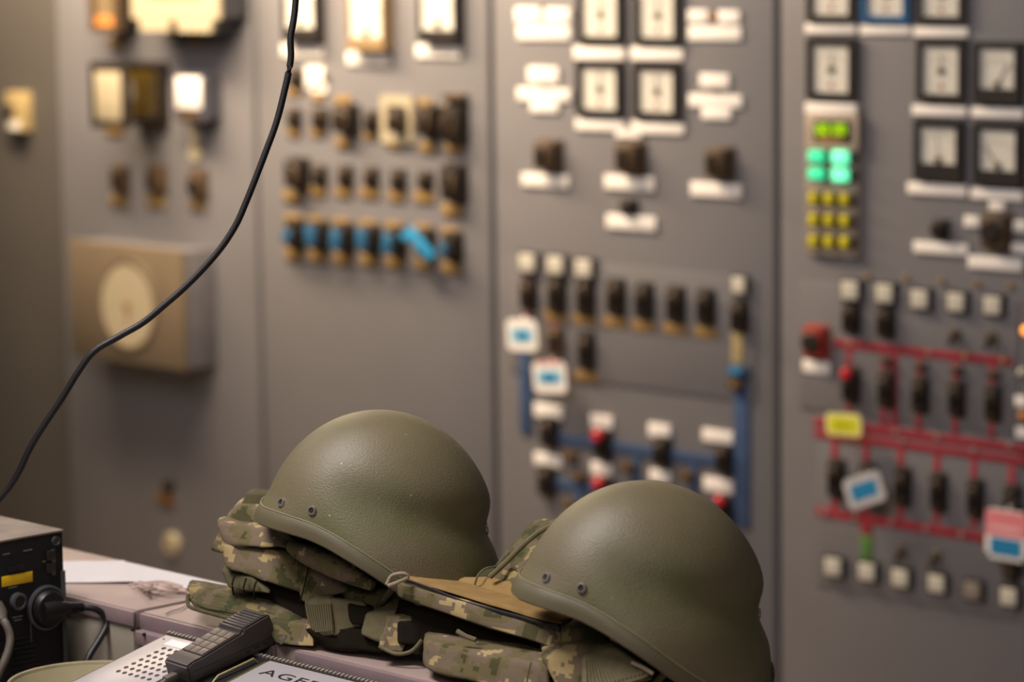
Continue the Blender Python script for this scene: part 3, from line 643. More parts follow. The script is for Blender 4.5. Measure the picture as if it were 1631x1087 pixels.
part('dial_rim', MB().lathe([(rr * 1.06, 0), (rr * 1.06, .006), (rr * .98, .006), (rr * .98, 0)], Vector((q.x, -BD + .0005, q.z)), qd, 40, caps=False), BOXP, t2)
part('dial', MB().cyl((q.x, -BD - .001, q.z), (0, -1, 0), rr * .98, .004, 40), CREAM, t2)
mk = MB()
for i in range(24):
    a = i / 24 * 2 * math.pi; mk.box((q.x + math.sin(a) * rr * .86, -BD - .0034, q.z + math.cos(a) * rr * .86), (.002, .0008, rr * .1), Matrix.Rotation(a, 3, 'Y'))
part('scale_marks', mk, mat('faded_ink', (176, 156, 118), .6), t2, sm=0, kind='stuff')
part('needle', MB().box((q.x + .002, -BD - .006, q.z - rr * .12), (.007, .002, rr * .5)), mat('faded_red_needle', (160, 120, 90), .5), t2, sm=0)
part('hub', MB().cyl((q.x, -BD - .006, q.z), (0, -1, 0), .008, .006, 14), BRASS, t2)
# lone items low and left
q = D(262, 776, 20, 20, .02); t2 = thing('key_lock', 'small dark round lock with brass plate low on the dial-box cabinet', 'lock', q.loc())
part('barrel', MB().cyl((q.x, -.01, q.z), (0, -1, 0), q.h * .5, .02, 18, bev=.003), BLACK, t2); plate(t2, 262, 796, 26, 18, mat('dull_brass', (128, 92, 50), .45))
q = D(269, 868, 24, 36, .015); t2 = thing('wall_disc', 'pale cream round disc low on the dial-box cabinet above the desk', 'disc', q.loc())
part('disc', MB().cyl((q.x, -.007, q.z), (0, -1, 0), q.h * .5, .014, 24, bev=.004), CREAM, t2); part('centre', MB().cyl((q.x, -.015, q.z), (0, -1, 0), q.h * .16, .003, 14), BRASS, t2)
q = D(22, 178, 27, 62, .02); t2 = thing('control_switch', 'cream and brass switch with black knob alone on the leftmost cabinet', 'switch', q.loc())
part('body', MB().box((q.x, -.004, q.z), (q.w, .032, q.h), bev=.003), mat('aged_cream_plate', (176, 154, 108), .45), t2)
part('knob', MB().cyl((q.x - q.w * .22, -.028, q.z + .002), (0, -1, 0), q.h * .17, .02, 16, bev=.004), BLACK, t2)
part('name_plate', MB().box((q.x, -.022, q.z - q.h * .34), (q.w * .62, .004, q.h * .2)), WHITE, t2)

# ------------------------------------------------------------------ the console
ZL = .98                                     # height of its raised back ledge
YF, YB = -2.391, -2.222                      # front and back edge of the ledge
XG = level(220, 974, ZL).x                   # seam between the left and the right console unit
XG2a, XG2b = level(442, 1026, ZL).x, level(476, 1034, ZL).x
con = thing('control_console', 'long mauve-grey control desk with a raised dusty ledge', 'desk', (-2.6, -2.4, 0))
def slab(name, x0, x1, y0, y1, z0, z1, m, bev=.002, lab=None):
    return part(name, MB().box(((x0 + x1) / 2, (y0 + y1) / 2, (z0 + z1) / 2), (x1 - x0, y1 - y0, z1 - z0), bev=bev), m, con, lab)
XL, XR = -4.6, -0.9
slab('carcass', XL, XR, YF + .02, YB - .01, .0, ZL - .022, CON_DARK)
slab('lower_desk', XL, XR, YF - .55, YF + .02, .80, .86, CON_TOP, .004)
slab('desk_front', XL, XR, YF - .50, YF - .46, 0, .80, CON_LIP)
for (a, b) in ((XL, XG - .006), (XG + .006, XR)):
    slab('ledge_top', a, b, YF + .001, YB, ZL - .022, ZL, CON_TOP, .0015)
for (a, b) in ((XL, XG - .006), (XG + .006, XG2a), (XG2b, XR)):
    slab('front_lip', a, b, YF - .004, YF + .001, ZL - .020, ZL - .0015, CON_LIP, .0012)
slab('upright_panel', XL, XG - .010, YF - .001, YF + .02, .86, ZL - .021, CON_BEIGE, .001, 'beige upright panel below the left ledge')
slab('step_strip', XG + .010, XG2a, YF - .016, YF + .001, ZL - .036, ZL - .0195, CON_LIP, .0015)
slab('upright_panel', XG + .010, XR, YF - .008, YF + .02, .86, ZL - .034, CON_BLUE, .001, 'blue-grey upright panel below the right ledge')
for px, py in ((228, 1000), (246, 1008)):
    p = P(px, py, (level(px, 975 + .23 * (px - 225), ZL) - CAM).dot(FWD)); part('screw', MB().cyl((p.x, YF - .017, p.z), (0, -1, 0), .0022, .003, 10), BEZEL, con)

# ------------------------------------------------------------------ desk telephone on the sloping face of the console
# local frame: u along the desk (X), v up the slope, n out of the face
tp = CAM + ray(265, 1013) * ((YF - .028 + DW) / ray(265, 1013).y)
TS = math.radians(13)
U = Vector((1, 0, 0)); V = Vector((0, math.cos(TS), math.sin(TS))); N = Vector((0, -math.sin(TS), math.cos(TS)))
RT = Matrix((U, V, N)).transposed()
def T(u, v, n=0): return tp + U * u + V * v + N * n
tel = thing('desk_telephone', 'white-faced desk telephone base with speaker grille and black lettering', 'telephone', tp - V * .12 - N * .03)
TW, TL = .44, .24
def tbox(name, u0, u1, v0, v1, n0, n1, m, bev=.001, par=None, lab=None):
    return part(name, MB().box(T((u0 + u1) / 2, (v0 + v1) / 2, (n0 + n1) / 2), (u1 - u0, v1 - v0, n1 - n0), RT, bev), m, par or tel, lab)
tbox('body', -.004, TW, -TL, .004, -.030, -.003, GASKET, .003)
part('base', MB().prism([T(0, -TL, -.03), T(0, 0, -.03), Vector((tp.x, (T(0, 0, -.03)).y, .8605)), Vector((tp.x, (T(0, -TL, -.03)).y, .8605))], (TW - .01, 0, 0)), GASKET, tel, sm=0)
tbox('gasket', -.0035, TW, -TL, .0035, -.003, .0002, GASKET, .001)
fp = tbox('face_plate', 0, .100, -TL, 0, -.002, .0012, FACE, .001)
tbox('face_plate', .186, TW, -TL, 0, -.002, .0012, FACE, .001)
CRM = mat('cradle_olive', (84, 82, 52), .5, var=.15)
tbox('cradle', .100, .186, -TL, 0, -.012, -.006, CRM)
tbox('cradle_wall', .180, .186, -TL, -.002, -.006, .0005, CRM)
mb = MB()
for i in range(66): mb.box(T(-.002 + i * .0066, .0062, -.001), (.0036, .005, .006), RT)
part('ribbed_trim', mb, TRIM, tel, sm=0, kind='stuff')
tbox('trim_base', -.004, TW, .0035, .009, -.010, -.002, TRIM)
for r in range(7):
    for c in range(8):
        u = .031 + c * .0113; v = -.0286 - r * .0111
        if u > .098: continue
        part('grille_hole', MB().cyl(T(u, v, .0013), N, .0029, .0006, 12), HOLE, fp)
part('microphone_hole', MB().cyl(T(.008, -.010, .0013), N, .0013, .0006, 10), HOLE, fp)
part('label_strip', MB().box(T(.045, -.014, .0013), (.050, .014, .0005), RT), mat('label_paper', (240, 232, 232), .5), fp)
# hook wire
part('cradle_hook', MB().tube([T(.166, -.075, -.004), T(.168, -.060, .005), T(.1735, -.012, .006), T(.1735, -.006, -.004)], .0014, 8), mat('hook_olive', (150, 142, 92), .4), tel)
tx = bpy.data.curves.new('lettering', 'FONT'); tx.body = 'AGFEO'; tx.size = .0185; tx.extrude = .0002; tx.shear = .0; tx.space_character = 1.12
txo = bpy.data.objects.new('lettering_tmp', tx); COL.objects.link(txo)
bpy.context.view_layer.update()
me = bpy.data.meshes.new_from_object(txo.evaluated_get(bpy.context.evaluated_depsgraph_get()))
bpy.data.objects.remove(txo)
mb = MB().add([T(.202 + v.co.x * 2.0, -.031 + v.co.y, .0015 + v.co.z) for v in me.vertices], [tuple(p.vertices) for p in me.polygons])
part('lettering', mb, mat('lettering_black', (30, 26, 32), .5), tel, sm=0)

# ------------------------------------------------------------------ handset lying in the cradle
HT = math.radians(13.5); HYAW = math.radians(6)
_d = ray(267, 1078); hp = CAM + _d * ((tp + N * .002 - CAM).dot(N) / _d.dot(N))
HU = Vector((math.cos(HYAW), -math.sin(HYAW), 0)); _g = Vector((math.sin(HYAW), math.cos(HYAW), 0))
HV = _g * math.cos(HT) + Vector((0, 0, math.sin(HT))); HN = HU.cross(HV)
hs_ = thing('telephone_handset', 'charcoal wedge-shaped handset with square keypad lying across the telephone', 'telephone', hp)
def Hh(u, v, n): return hp + HU * u + HV * v + HN * n
HW, HL = .048, .122
prof = [(0, 0), (HL * .97, 0), (HL, .008), (HL * .965, .037), (HL * .66, .0335), (HL * .64, .0300), (.022, .0235), (.010, .0235), (0, .0205)]
bm = bmesh.new(); n = len(prof)
a = [bm.verts.new((0, v, z)) for v, z in prof]; b = [bm.verts.new((HW, v, z)) for v, z in prof]
bm.faces.new(a); bm.faces.new(b[::-1])
for i in range(n): bm.faces.new((a[i], b[i], b[(i + 1) % n], a[(i + 1) % n]))
bmesh.ops.recalc_face_normals(bm, faces=bm.faces)
bmesh.ops.bevel(bm, geom=bm.edges[:], offset=.0022, segments=2, affect='EDGES')
RH = Matrix((HU, HV, HN)).transposed()
part('body', MB().bm(bm, hp, RH), HAND, hs_)
sl = (.0300 - .0235) / (HL * .64 - .022); ang = math.atan(sl)
RK = Matrix((HU, (HV + HN * sl).normalized(), (HN - HV * sl).normalized())).transposed()
def KP(u, v, e): return Hh(u, v, .0235 + (v - .022) * sl) + RK @ Vector((0, 0, e))
part('keypad_frame', MB().box(KP(HW / 2, .0485, .0001), (HW - .007, .050, .0010), RK, .0006), BEZEL, hs_)
for r in range(4):
    for c in range(3):
        part('key', MB().box(KP(.0105 + c * .0135, .030 + r * .0123, .0008), (.0126, .0114, .0008), RK, .0003), HAND_K, hs_)
part('ridge', MB().box(Hh(HW / 2, HL * .65, .0322), (HW - .004, .003, .0035), RH, .001), HAND_T, hs_)
for i in range(7):
    part('earpiece_rib', MB().box(Hh(HW / 2, HL * (.69 + .038 * i), .0340 + i * .00052), (HW - .008, .0028, .0012), RH, .0005), HAND_T, hs_)
part('seam_line', MB().box(Hh(HW, HL * .5, .011), (.0006, HL * .93, .0010), Matrix((HU, (HV - HN * .02).normalized(), HN)).transposed()), BEZEL, hs_, sm=0)
for v in (.080, .092, .104): part('slot', MB().box(Hh(HW, v, .0065), (.0012, .006, .0022), RH), BEZEL, hs_, sm=0)
part('cord_plug', MB().box(Hh(.018, -.006, .004), (.012, .016, .009), RH, .002), CABLE_G, hs_)
part('cord', MB().tube([Hh(.018, -.012, .004), Hh(.018, -.03, .0), Hh(.022, -.05, -.004), Hh(.03, -.08, -.008)], .003, 8), CABLE_G, hs_)

# ------------------------------------------------------------------ black power unit at the left
XF = P(100, 847, 3.62)                        # far upper corner of its socket face
YU = YF - .035
XF = CAM + ray(100, 847) * ((YU + DW) / ray(100, 847).y)
ux, uz = XF.x, XF.z
ups = thing('power_unit', 'black metal power supply unit with round socket and yellow sticker', 'power supply', (ux - .16, YU - .11, .862))
UW = .22
part('casing', MB().box((ux - .17, YU - UW / 2, (uz + .862) / 2), (.34, UW, uz - .862), bev=.002), UPSB, ups)
part('top_cover', MB().box((ux - .17, YU - UW / 2, uz + .001), (.342, UW + .002, .003), bev=.001), UPST, ups)
part('edge_strip', MB().box((ux + .001, YU - .0025, (uz + .862) / 2 - .022), (.003, .006, uz - .862 - .05), bev=.001), UPSE, ups)
def FU(px, py, out=0.0):                      # point on the socket face
    d = ray(px, py); p = CAM + d * ((ux + out) / d.x); return p
def fbox(name, px, py, wy, hz, t, m, lab=None, bev=.0006, par=None):
    p = FU(px, py); return part(name, MB().box((ux + t / 2, p.y, p.z), (t, wy, hz), bev=bev), m, par or ups, lab)
fbox('sticker', 27, 923, .044, .0125, .0008, YSTK, 'yellow sticker')
c = FU(73, 968); QX = Vector((0, 0, 1)).rotation_difference(Vector((1, 0, 0)))
part('socket', MB().lathe([(.027, 0), (.027, .004), (.0245, .005), (.0235, .001)], c, QX, 36), UPSE, ups)
part('socket_well', MB().cyl(c + Vector((.0015, 0, 0)), (1, 0, 0), .0235, .002, 32), SOCKIN, ups)
c2 = FU(27, 958)
part('fuse_holder', MB().lathe([(.0105, 0), (.0105, .006), (.0075, .007), (.006, .002)], c2, QX, 24), UPSE, ups)
part('fuse_cap', MB().cyl(c2 + Vector((.003, 0, 0)), (1, 0, 0), .0062, .005, 18), BLACK, ups)
for py in (885, 905):
    j = fbox('phone_jack', 80, py, .012, .012, .003, BLACK); fbox('jack_frame', 84, py + 1, .005, .016, .0022, UPSE)
c3 = FU(88, 862); part('round_port', MB().lathe([(.0055, 0), (.0055, .003), (.004, .003), (.003, .001)], c3, QX, 20), UPSE, ups)
for px, py in ((18, 907), (31, 904)): fbox('signal_port', px, py, .011, .007, .0022, mat('port_dark', (20, 17, 18), .5))
for px, py, wd in ((44, 877, .012), (10, 883, .01), (20, 936, .012), (28, 983, .014), (28, 988, .010), (70, 895, .004)):
    fbox('printed_caption', px, py, wd, .0014, .0006, mat('faded_print', (120, 116, 112), .6), bev=0)
SLOT = mat('vent_slot_black', (10, 9, 9), .9)
for r in range(9):
    for cc in range(2): fbox('vent_slot', 30 + cc * 18 - (r % 2) * 0, 1018 - cc * 3 + r * 7.6, .017, .0028, .001, SLOT, bev=.0002)
for cc in range(3): fbox('vent_slot', 8 + cc * 1, 1022 + cc * 15, .012, .0028, .001, SLOT, bev=.0002)
part('face_seam', MB().box((ux + .0006, FU(48, 985).y, FU(48, 985).z - .004), (.0012, .0016, .05)), UPSE, ups, sm=0)
# plugs and leads (things of their own)
pl = thing('power_plug', 'flat black mains plug with curved lead in the round socket', 'plug', c + Vector((.002, 0, -.02)))
part('plug_disc', MB().lathe([(.0225, .0026), (.0225, .008), (.0195, .013), (.010, .015)], c, QX, 30), CABLE, pl)
a0 = c + Vector((.012, -.012, -.002)); a1 = FU(104, 968, .016); a2 = FU(132, 968, .02)
part('plug_grip', MB().tube([a0, a0.lerp(a1, .45), a1, a1.lerp(a2, .3)], [(.010, .012), (.0105, .0115), (.0075, .0075), (.006, .006)], 14), CABLE, pl)
mb = MB()
for i in range(6):
    s = a1.lerp(a2, .3 + .12 * i); e = a1.lerp(a2, .3 + .12 * i + .07); mb.tube([s, e], .0062, 12)
mb.tube([a1, a2], .0046, 10)
part('strain_relief', mb, CABLE, pl)
def crv(pts, n=8):
    """Catmull-Rom through points"""
    pts = [Vector(p) for p in pts]; out = []
    for i in range(len(pts) - 1):
        p0, p1, p2, p3 = pts[max(i - 1, 0)], pts[i], pts[i + 1], pts[min(i + 2, len(pts) - 1)]
        for k in range(n):
            t = k / n; out.append(.5 * ((2 * p1) + (p2 - p0) * t + (2 * p0 - 5 * p1 + 4 * p2 - p3) * t * t + (3 * p1 - p0 - 3 * p2 + p3) * t ** 3))
    out.append(pts[-1]); return out
part('lead', MB().tube(crv([a2, FU(150, 970, .028), FU(165, 980, .034), FU(170, 996, .038), FU(158, 1020, .042), FU(142, 1046, .046), FU(132, 1072, .048)]), .0042, 10), CABLE, pl)
pg = thing('power_plug', 'dusty grey plug and lead at the left edge of the power unit', 'plug', FU(2, 990))
part('plug_body', MB().tube([FU(-8, 966, .004), FU(0, 978, .012), FU(4, 990, .02)], [.010, .009, .006], 12), CABLE_G, pg)
part('lead', MB().tube(crv([FU(3, 986, .018), FU(10, 996, .026), FU(16, 1014, .032), FU(14, 1034, .036), FU(6, 1056, .038), FU(-6, 1082, .038)]), .0048, 10), CABLE_G, pg)

# round beige tray in front of the console
BR, BZ = .094, .925
bc2 = level(143, 1086, BZ); pass
bw = thing('round_bowl', 'round beige glazed bowl beside the black power unit', 'bowl', (bc2.x, bc2.y, .861))
hb = BZ - .861; k = BR
part('shell', MB().lathe([(.42 * k, 0), (.60 * k, .004), (.86 * k, hb * .45), (.97 * k, hb * .93), (.99 * k, hb), (.95 * k, hb * .93), (.82 * k, hb * .45), (.56 * k, .012), (.40 * k, .008)], Vector((bc2.x, bc2.y, .861)), None, 64), BOWL, bw)
part('rim_bead', MB().lathe([(.965 * k, hb * .93), (.975 * k, hb * 1.02), (1.0 * k, hb * 1.03), (1.02 * k, hb * .97), (1.0 * k, hb * .90)], Vector((bc2.x, bc2.y, .861)), None, 64, caps=False), mat('beige_rim', (178, 168, 134), .2), bw)

# ------------------------------------------------------------------ papers and string on the ledge
def sheet(name, label, quad, z, wob, m=PAPER, nx=24, ny=12, seed=0, cat='paper'):
    """a thin sheet with real thickness lying on the ledge, slightly curled"""
    q = [level(*p, z) for p in quad]; vs = []; fs = []; t = .0006
    for s in (0, 1):
        for j in range(ny + 1):
            for i in range(nx + 1):
                u, v = i / nx, j / ny; p = q[0].lerp(q[1], u).lerp(q[3].lerp(q[2], u), v)
                hgt = wob * (0.5 + .5 * noise.noise(Vector((u * 3 + seed, v * 2, seed)))) * (u ** 1.2) + t * (1 - s)
                vs.append(p + Vector((0, 0, hgt + .0008)))
    m_ = (nx + 1) * (ny + 1)
    for j in range(ny):
        for i in range(nx):
            a = j * (nx + 1) + i; fs.append((a, a + 1, a + nx + 2, a + nx + 1)); fs.append((a + m_, a + nx + 1 + m_, a + nx + 2 + m_, a + 1 + m_))
    for i in range(nx):
        fs.append((i, i + m_, i + 1 + m_, i + 1)); a = ny * (nx + 1) + i; fs.append((a, a + 1, a + 1 + m_, a + m_))
    for j in range(ny):
        a = j * (nx + 1); fs.append((a, a + nx + 1, a + nx + 1 + m_, a + m_)); a += nx; fs.append((a, a + m_, a + nx + 1 + m_, a + nx + 1))
    th = thing(name, label, cat, (sum(p.x for p in q) / 4, sum(p.y for p in q) / 4, z))
    part('sheet', MB().add(vs, fs), m, th); return th
sheet('paper_sheet', 'flat white sheet of paper on the ledge behind the power unit', [(60, 897), (198, 897), (222, 931), (60, 930)], ZL, .004, seed=2)
sheet('paper_sheet', 'long white paper strip reaching under the left vest', [(195, 896), (372, 938), (356, 950), (214, 926)], ZL + .001, .004, seed=9)
st = thing('frayed_string', 'pale frayed string bundle beside the left vest on the ledge', 'string', level(270, 935, ZL))
mb = MB()
for k in range(9):
    y0 = 932 + k * .9
    mb.tube(crv([level(205 + k * 5, y0 + 6 * math.sin(k * 2.1), ZL + .0035 + .001 * (k % 3)), level(235, y0 - 4 + (k % 4) * 2, ZL + .007 + .002 * (k % 4)), level(262, y0 - 5 + (k % 3) * 3, ZL + .007 + .002 * (k % 3)), level(290 + k, y0 + 2 + (k % 5), ZL + .004)], 5), .0014, 6)
part('strands', mb, STRING, st)
part('loose_end', MB().tube(crv([level(300, 958, ZL + .004), level(290, 968, ZL + .003), level(272, 974, ZL + .0025), level(264, 978, ZL + .0022)]), .0011, 6), STRING, st)

# ------------------------------------------------------------------ hanging cable
hg = thing('hanging_cable', 'thin black cable hanging down from above across the cabinets', 'cable', P(0, 790, 3.35))
pts = [(500, -2600), (484, -700), (474, -150), (471, 0), (463, 60), (463, 96), (452, 150), (440, 196), (424, 240), (408, 282), (392, 322), (376, 358), (352, 395), (322, 430), (292, 460), (262, 486), (228, 514), (190, 536), (150, 560), (125, 592), (98, 636), (66, 684), (46, 718), (28, 756), (4, 790), (-60, 850), (-160, 890)]
part('sheath', MB().tube(crv([P(x, y, 3.34 + .0 * i) for i, (x, y) in enumerate(pts)], 5), .0038, 12), CABLE, hg)

# ------------------------------------------------------------------ helmets
def helmet(px, py, Z, label, yaw=0, tilt=28, roll=0, sc=1.0):
    """combat helmet: local x forward (brow), y left, z up; origin at the centre of the brow plane"""
    th = thing('combat_helmet', label, 'helmet', P(px, py, Z), 'olive combat helmets on the vests')
    right = RIGHT.copy(); right.z = 0; right.normalize()
    fwd = -right; left = Vector((0, 0, 1)).cross(fwd)
    R = Matrix((fwd, left, Vector((0, 0, 1)))).transposed()
    R = R @ Matrix.Rotation(math.radians(yaw), 3, 'Z') @ Matrix.Rotation(math.radians(-tilt), 3, 'Y') @ Matrix.Rotation(math.radians(roll), 3, 'X')
    th.rotation_euler = R.to_euler()
    a, b, hd = .1345 * sc, .117 * sc, .151 * sc
    def ss(x, e0, e1):
        x = max(0, min(1, (x - e0) / (e1 - e0))); return x * x * (3 - 2 * x)
    def lut(tab, c):
        for (c0, v0), (c1, v1) in zip(tab, tab[1:]):
            if c <= c1: return v0 + (v1 - v0) * (c - c0) / (c1 - c0)
        return tab[-1][1]
    RIM = [(0, .033), (.17, .034), (.25, .030), (.33, .025), (.42, .008), (.5, -.014), (.58, -.044), (.67, -.063), (.76, -.071), (.85, -.072), (1, -.072)]
    CRE = [(0, .085), (.3, .085), (.42, .068), (.55, .052), (.7, .036), (.83, .022), (1, .012)]
    def avg(tab, c):                           # smoothed table
        return sum(lut(tab, min(1, abs(c + d))) for d in (-.05, -.025, 0, .025, .05)) / 5
    def rimz(ph): return avg(RIM, abs(ph) / math.pi) * sc
    def surf(ph, z, off=0.0):
        c = abs(ph) / math.pi; x = max(z, 0) / hd
        r = max(0.0, 1 - min(1, x) ** 2.0) ** .5
        zr = rimz(ph); zc = avg(CRE, c) * sc; wc = ss(c, .28, .5)
        pin = -(.0062 + .0068 * ss(c, .6, 1)) * sc * math.exp(-((z - zc) / (.024 * sc)) ** 2) * wc
        fl = (.016 - .013 * ss(c, .7, .95)) * sc * wc * ss((zc - z) / sc, .0, .085)
        bro = .007 * sc * (1 - ss((z - zr) / sc, 0, .035)) * (1 - ss(c, .08, .32))
        k = fl + pin + bro + off
        ex = 2.08
        cu, su = math.cos(ph), math.sin(ph); m = (abs(cu) ** ex + abs(su) ** ex) ** (-1 / ex)
        return Vector(((a * r + k) * cu * m, (b * r + k) * su * m, z))
    NA, NZ = 96, 40
    def shell(off, z_end=None, flip=False):
        vs = [Vector((0, 0, hd + off))]; fs = []
        for j in range(1, NZ + 1):
            for i in range(NA):
                ph = -math.pi + 2 * math.pi * i / NA; zr = rimz(ph); t = j / NZ
                e = 1 - math.cos(t * math.pi / 2)
                z = hd + (zr - hd) * (.35 * t + .65 * e) if j < NZ else zr
                p = surf(ph, z, off); 
                if z > 0 and off: p.z += off * (z / hd)
                vs.append(p)
        for i in range(NA): fs.append((0, 1 + i, 1 + (i + 1) % NA))
        for j in range(NZ - 1):
            for i in range(NA):
                o = 1 + j * NA; fs.append((o + i, o + NA + i, o + NA + (i + 1) % NA, o + (i + 1) % NA))
        return vs, fs
    vo, fo = shell(0); vi, fi = shell(-.009 * sc)
    n = len(vo); fs = fo + [tuple(reversed([i + n for i in f])) for f in fi]
    o = 1 + (NZ - 1) * NA
    for i in range(NA): fs.append((o + i, n + o + i, n + o + (i + 1) % NA, o + (i + 1) % NA))
    sh = part('shell', MB().add(vo + vi, fs), HELMET, th, local=True, sm=60)
    lv, lf = shell(-.013 * sc); 
    part('liner', MB().add([v - Vector((0, 0, .001)) for v in lv], lf), HELM_IN, th, local=True, label='black foam liner')
    # rubber edge trim: a band wrapped round the rim, with a raised bead along its upper edge
    tr = MB(); prof = []; bead = []
    for i in range(NA):
        ph = -math.pi + 2 * math.pi * i / NA; zr = rimz(ph); ring = []
        for (dz, of) in ((.0165, .0004), (.0155, .0016), (.006, .0022), (-.001, .0020), (-.0035, -.001), (-.0035, -.008), (-.001, -.0112), (.009, -.0112)):
            p = surf(ph, zr + max(dz, 0) * sc, of * sc); p.z = zr + dz * sc; ring.append(p)
        prof.append(ring); q = surf(ph, zr + .0165 * sc, .0012 * sc); bead.append(q)
    m = len(prof[0]); vs = [p for r_ in prof for p in r_]; fs = []
    for i in range(NA):
        for k in range(m - 1):
            j = (i + 1) % NA; fs.append((i * m + k, j * m + k, j * m + k + 1, i * m + k + 1))
        fs.append((i * m + m - 1, ((i + 1) % NA) * m + m - 1, ((i + 1) % NA) * m, i * m))
    rt = part('rim_trim', MB().add(vs, fs), HELM_TR, th, local=True, sm=50)
    part('trim_bead', MB().tube(bead + [bead[0]], .0010 * sc, 6, caps=False), mat('trim_bead', (126, 118, 90), .6), rt, local=True)
    for deg, dz in ((31, .026), (54, .029), (-31, .026), (-54, .029), (172, .086), (-172, .086)):
        ph = math.radians(deg); z = rimz(ph) + dz * sc; p = surf(ph, z)
        nrm = (surf(ph + .02, z) - p).cross(surf(ph, z + .003) - p).normalized()
        if nrm.dot(Vector((p.x, p.y, 0))) < 0: nrm = -nrm
        Q = Vector((0, 0, 1)).rotation_difference(nrm)
        rv = part('rivet', MB().lathe([(.0056, -.001), (.0056, .0012), (.0046, .0026), (.0034, .0027), (.0030, .0010)], p, Q, 18), CHROME, th, local=True, label='small steel rivet with dark hollow centre')
        part('rivet_hollow', MB().cyl(p + nrm * .0013, nrm, .0031, .0008, 14), BLACK, rv, local=True)
    # chin strap hidden inside the dome
    part('chin_strap', MB().tube([surf(1.7, rimz(1.7) + .01, -.016 * sc), Vector((.02, .05, -.085)) * sc, Vector((.025, 0, -.095)) * sc, Vector((.02, -.05, -.085)) * sc, surf(-1.7, rimz(1.7) + .01, -.016 * sc)], .004, 8), OLIVE_D, th, local=True)
    return th
helmet(604, 865, 3.37, 'olive combat helmet on the left camouflage vest, farther back', yaw=4, tilt=0)
helmet(1024, 992, 3.09, 'olive combat helmet on the right camouflage vest, nearer the camera', yaw=4, tilt=2, sc=.98)

# ------------------------------------------------------------------ camouflage vests
def hexa(front, back, cuts=7, it=5, wr=.002, ws=40, seed=0):
    """soft eight-cornered cushion of cloth: front/back quads (tl, tr, br, bl) in world space, rounded and wrinkled"""
    bm = bmesh.new(); v = [bm.verts.new(p) for p in list(front) + list(back)]
    for f in ((0, 1, 2, 3), (7, 6, 5, 4), (0, 4, 5, 1), (1, 5, 6, 2), (2, 6, 7, 3), (3, 7, 4, 0)): bm.faces.new([v[i] for i in f])
    bmesh.ops.subdivide_edges(bm, edges=bm.edges[:], cuts=cuts, use_grid_fill=True)
    for _ in range(it): bmesh.ops.smooth_vert(bm, verts=bm.verts[:], factor=.5, use_axis_x=True, use_axis_y=True, use_axis_z=True)
    bmesh.ops.recalc_face_normals(bm, faces=bm.faces); bm.normal_update()
    for q in bm.verts:
        p = q.co * ws + Vector((seed * 7.3, seed, 0)); k = noise.noise(p) + .5 * noise.noise(p * 2.3); q.co = q.co + q.normal * (k * wr)
    return MB().bm(bm)
def pquad(pts, Z):
    Zs = Z if isinstance(Z, (list, tuple)) else [Z] * 4
    return [P(x, y, z) for (x, y), z in zip(pts, Zs)]
BACK = Vector((FWD.x, FWD.y, 0)).normalized()
def pouch(name, parent, pts, Z, t, m, lab=None, cuts=9, it=5, wr=.003, ws=46, seed=0, drop=0, grow=0):
    """front face drawn by four pixel corners at depth Z, body going back by t (and sinking by drop)"""
    f = pquad(pts, Z); c = sum(f, Vector()) / 4
    f = [c + (p - c) * (1.03 + .02 * it) for p in f]
    b = [c + (p - c) * (1 + grow) + BACK * t + Vector((0, 0, -drop)) for p in f]
    return part(name, hexa(f, b, cuts, it, wr, ws, seed), m, parent, lab, sm=80)
def ribbon(pts, side, w, t, n=6):
    """flat strap through world points"""
    return MB().tube(crv(pts, n), [(w, t)] * ((len(pts) - 1) * n + 1), 10, sq=Vector(side))
def webbing(parent, pts, Z, t, ribs=9, m=OLIVE, seed=0):
    """a wide elastic band with raised ribs"""
    w = pouch('webbing_band', parent, pts, Z, t, m, cuts=6, it=3, wr=.0006, seed=seed)
    f = pquad(pts, Z if not isinstance(Z, (list, tuple)) else Z); mb = MB()
    for i in range(ribs):
        u = (i + .8) / (ribs + .6); a = f[0].lerp(f[1], u); b = f[3].lerp(f[2], u); a2 = a.lerp(b, .12); b2 = a.lerp(b, .88); off = -BACK * .0008 + Vector((0, 0, .0003))
        mb.tube([a2 + off, a2.lerp(b2, .5) + off * 1.6, b2 + off], .0011, 6)
    part('rib', mb, m, w, kind='stuff'); return w

v1 = thing('tactical_vest', 'folded pixel-camouflage vest under the left helmet', 'vest', level(470, 990, ZL), 'camouflage vests on the ledge')
# padded carrier lying underneath, carrying the helmet
part('carrier_panel', hexa([P(356, 910, 3.43), P(690, 945, 3.30), P(676, 1036, 3.25), P(480, 1018, 3.36)], [P(376, 872, 3.54), P(690, 925, 3.44), P(690, 985, 3.44), P(384, 940, 3.54)], 8, 4, .004, 18, 1), VESTDK, v1)  # coloured dark so the gaps between the pouches read as shade
part('gap_shade_panel', hexa([P(444, 842, 3.41), P(650, 856, 3.38), P(650, 950, 3.36), P(452, 905, 3.40)], [P(444, 842, 3.45), P(650, 856, 3.43), P(650, 950, 3.42), P(452, 905, 3.45)], 7, 4, .003, 20, 2), VESTDK, v1)  # dark panel added to stand for the shade under the helmet rim
pouch('collar_flap', v1, [(398, 787), (476, 792), (470, 824), (384, 812)], [3.47, 3.45, 3.45, 3.47], .03, OLIVE_D, seed=3, wr=.0015)
pouch('collar', v1, [(384, 806), (474, 818), (452, 862), (352, 850)], [3.46, 3.43, 3.42, 3.46], .05, CAMO, seed=4)
pouch('shoulder_flap', v1, [(356, 838), (386, 846), (374, 884), (336, 876)], [3.47, 3.45, 3.45, 3.47], .03, CAMO_D, seed=5, wr=.0015)
pouch('folded_flap', v1, [(352, 836), (424, 842), (474, 874), (360, 868)], [3.43, 3.40, 3.35, 3.42], .03, CAMO, seed=6, wr=.003)
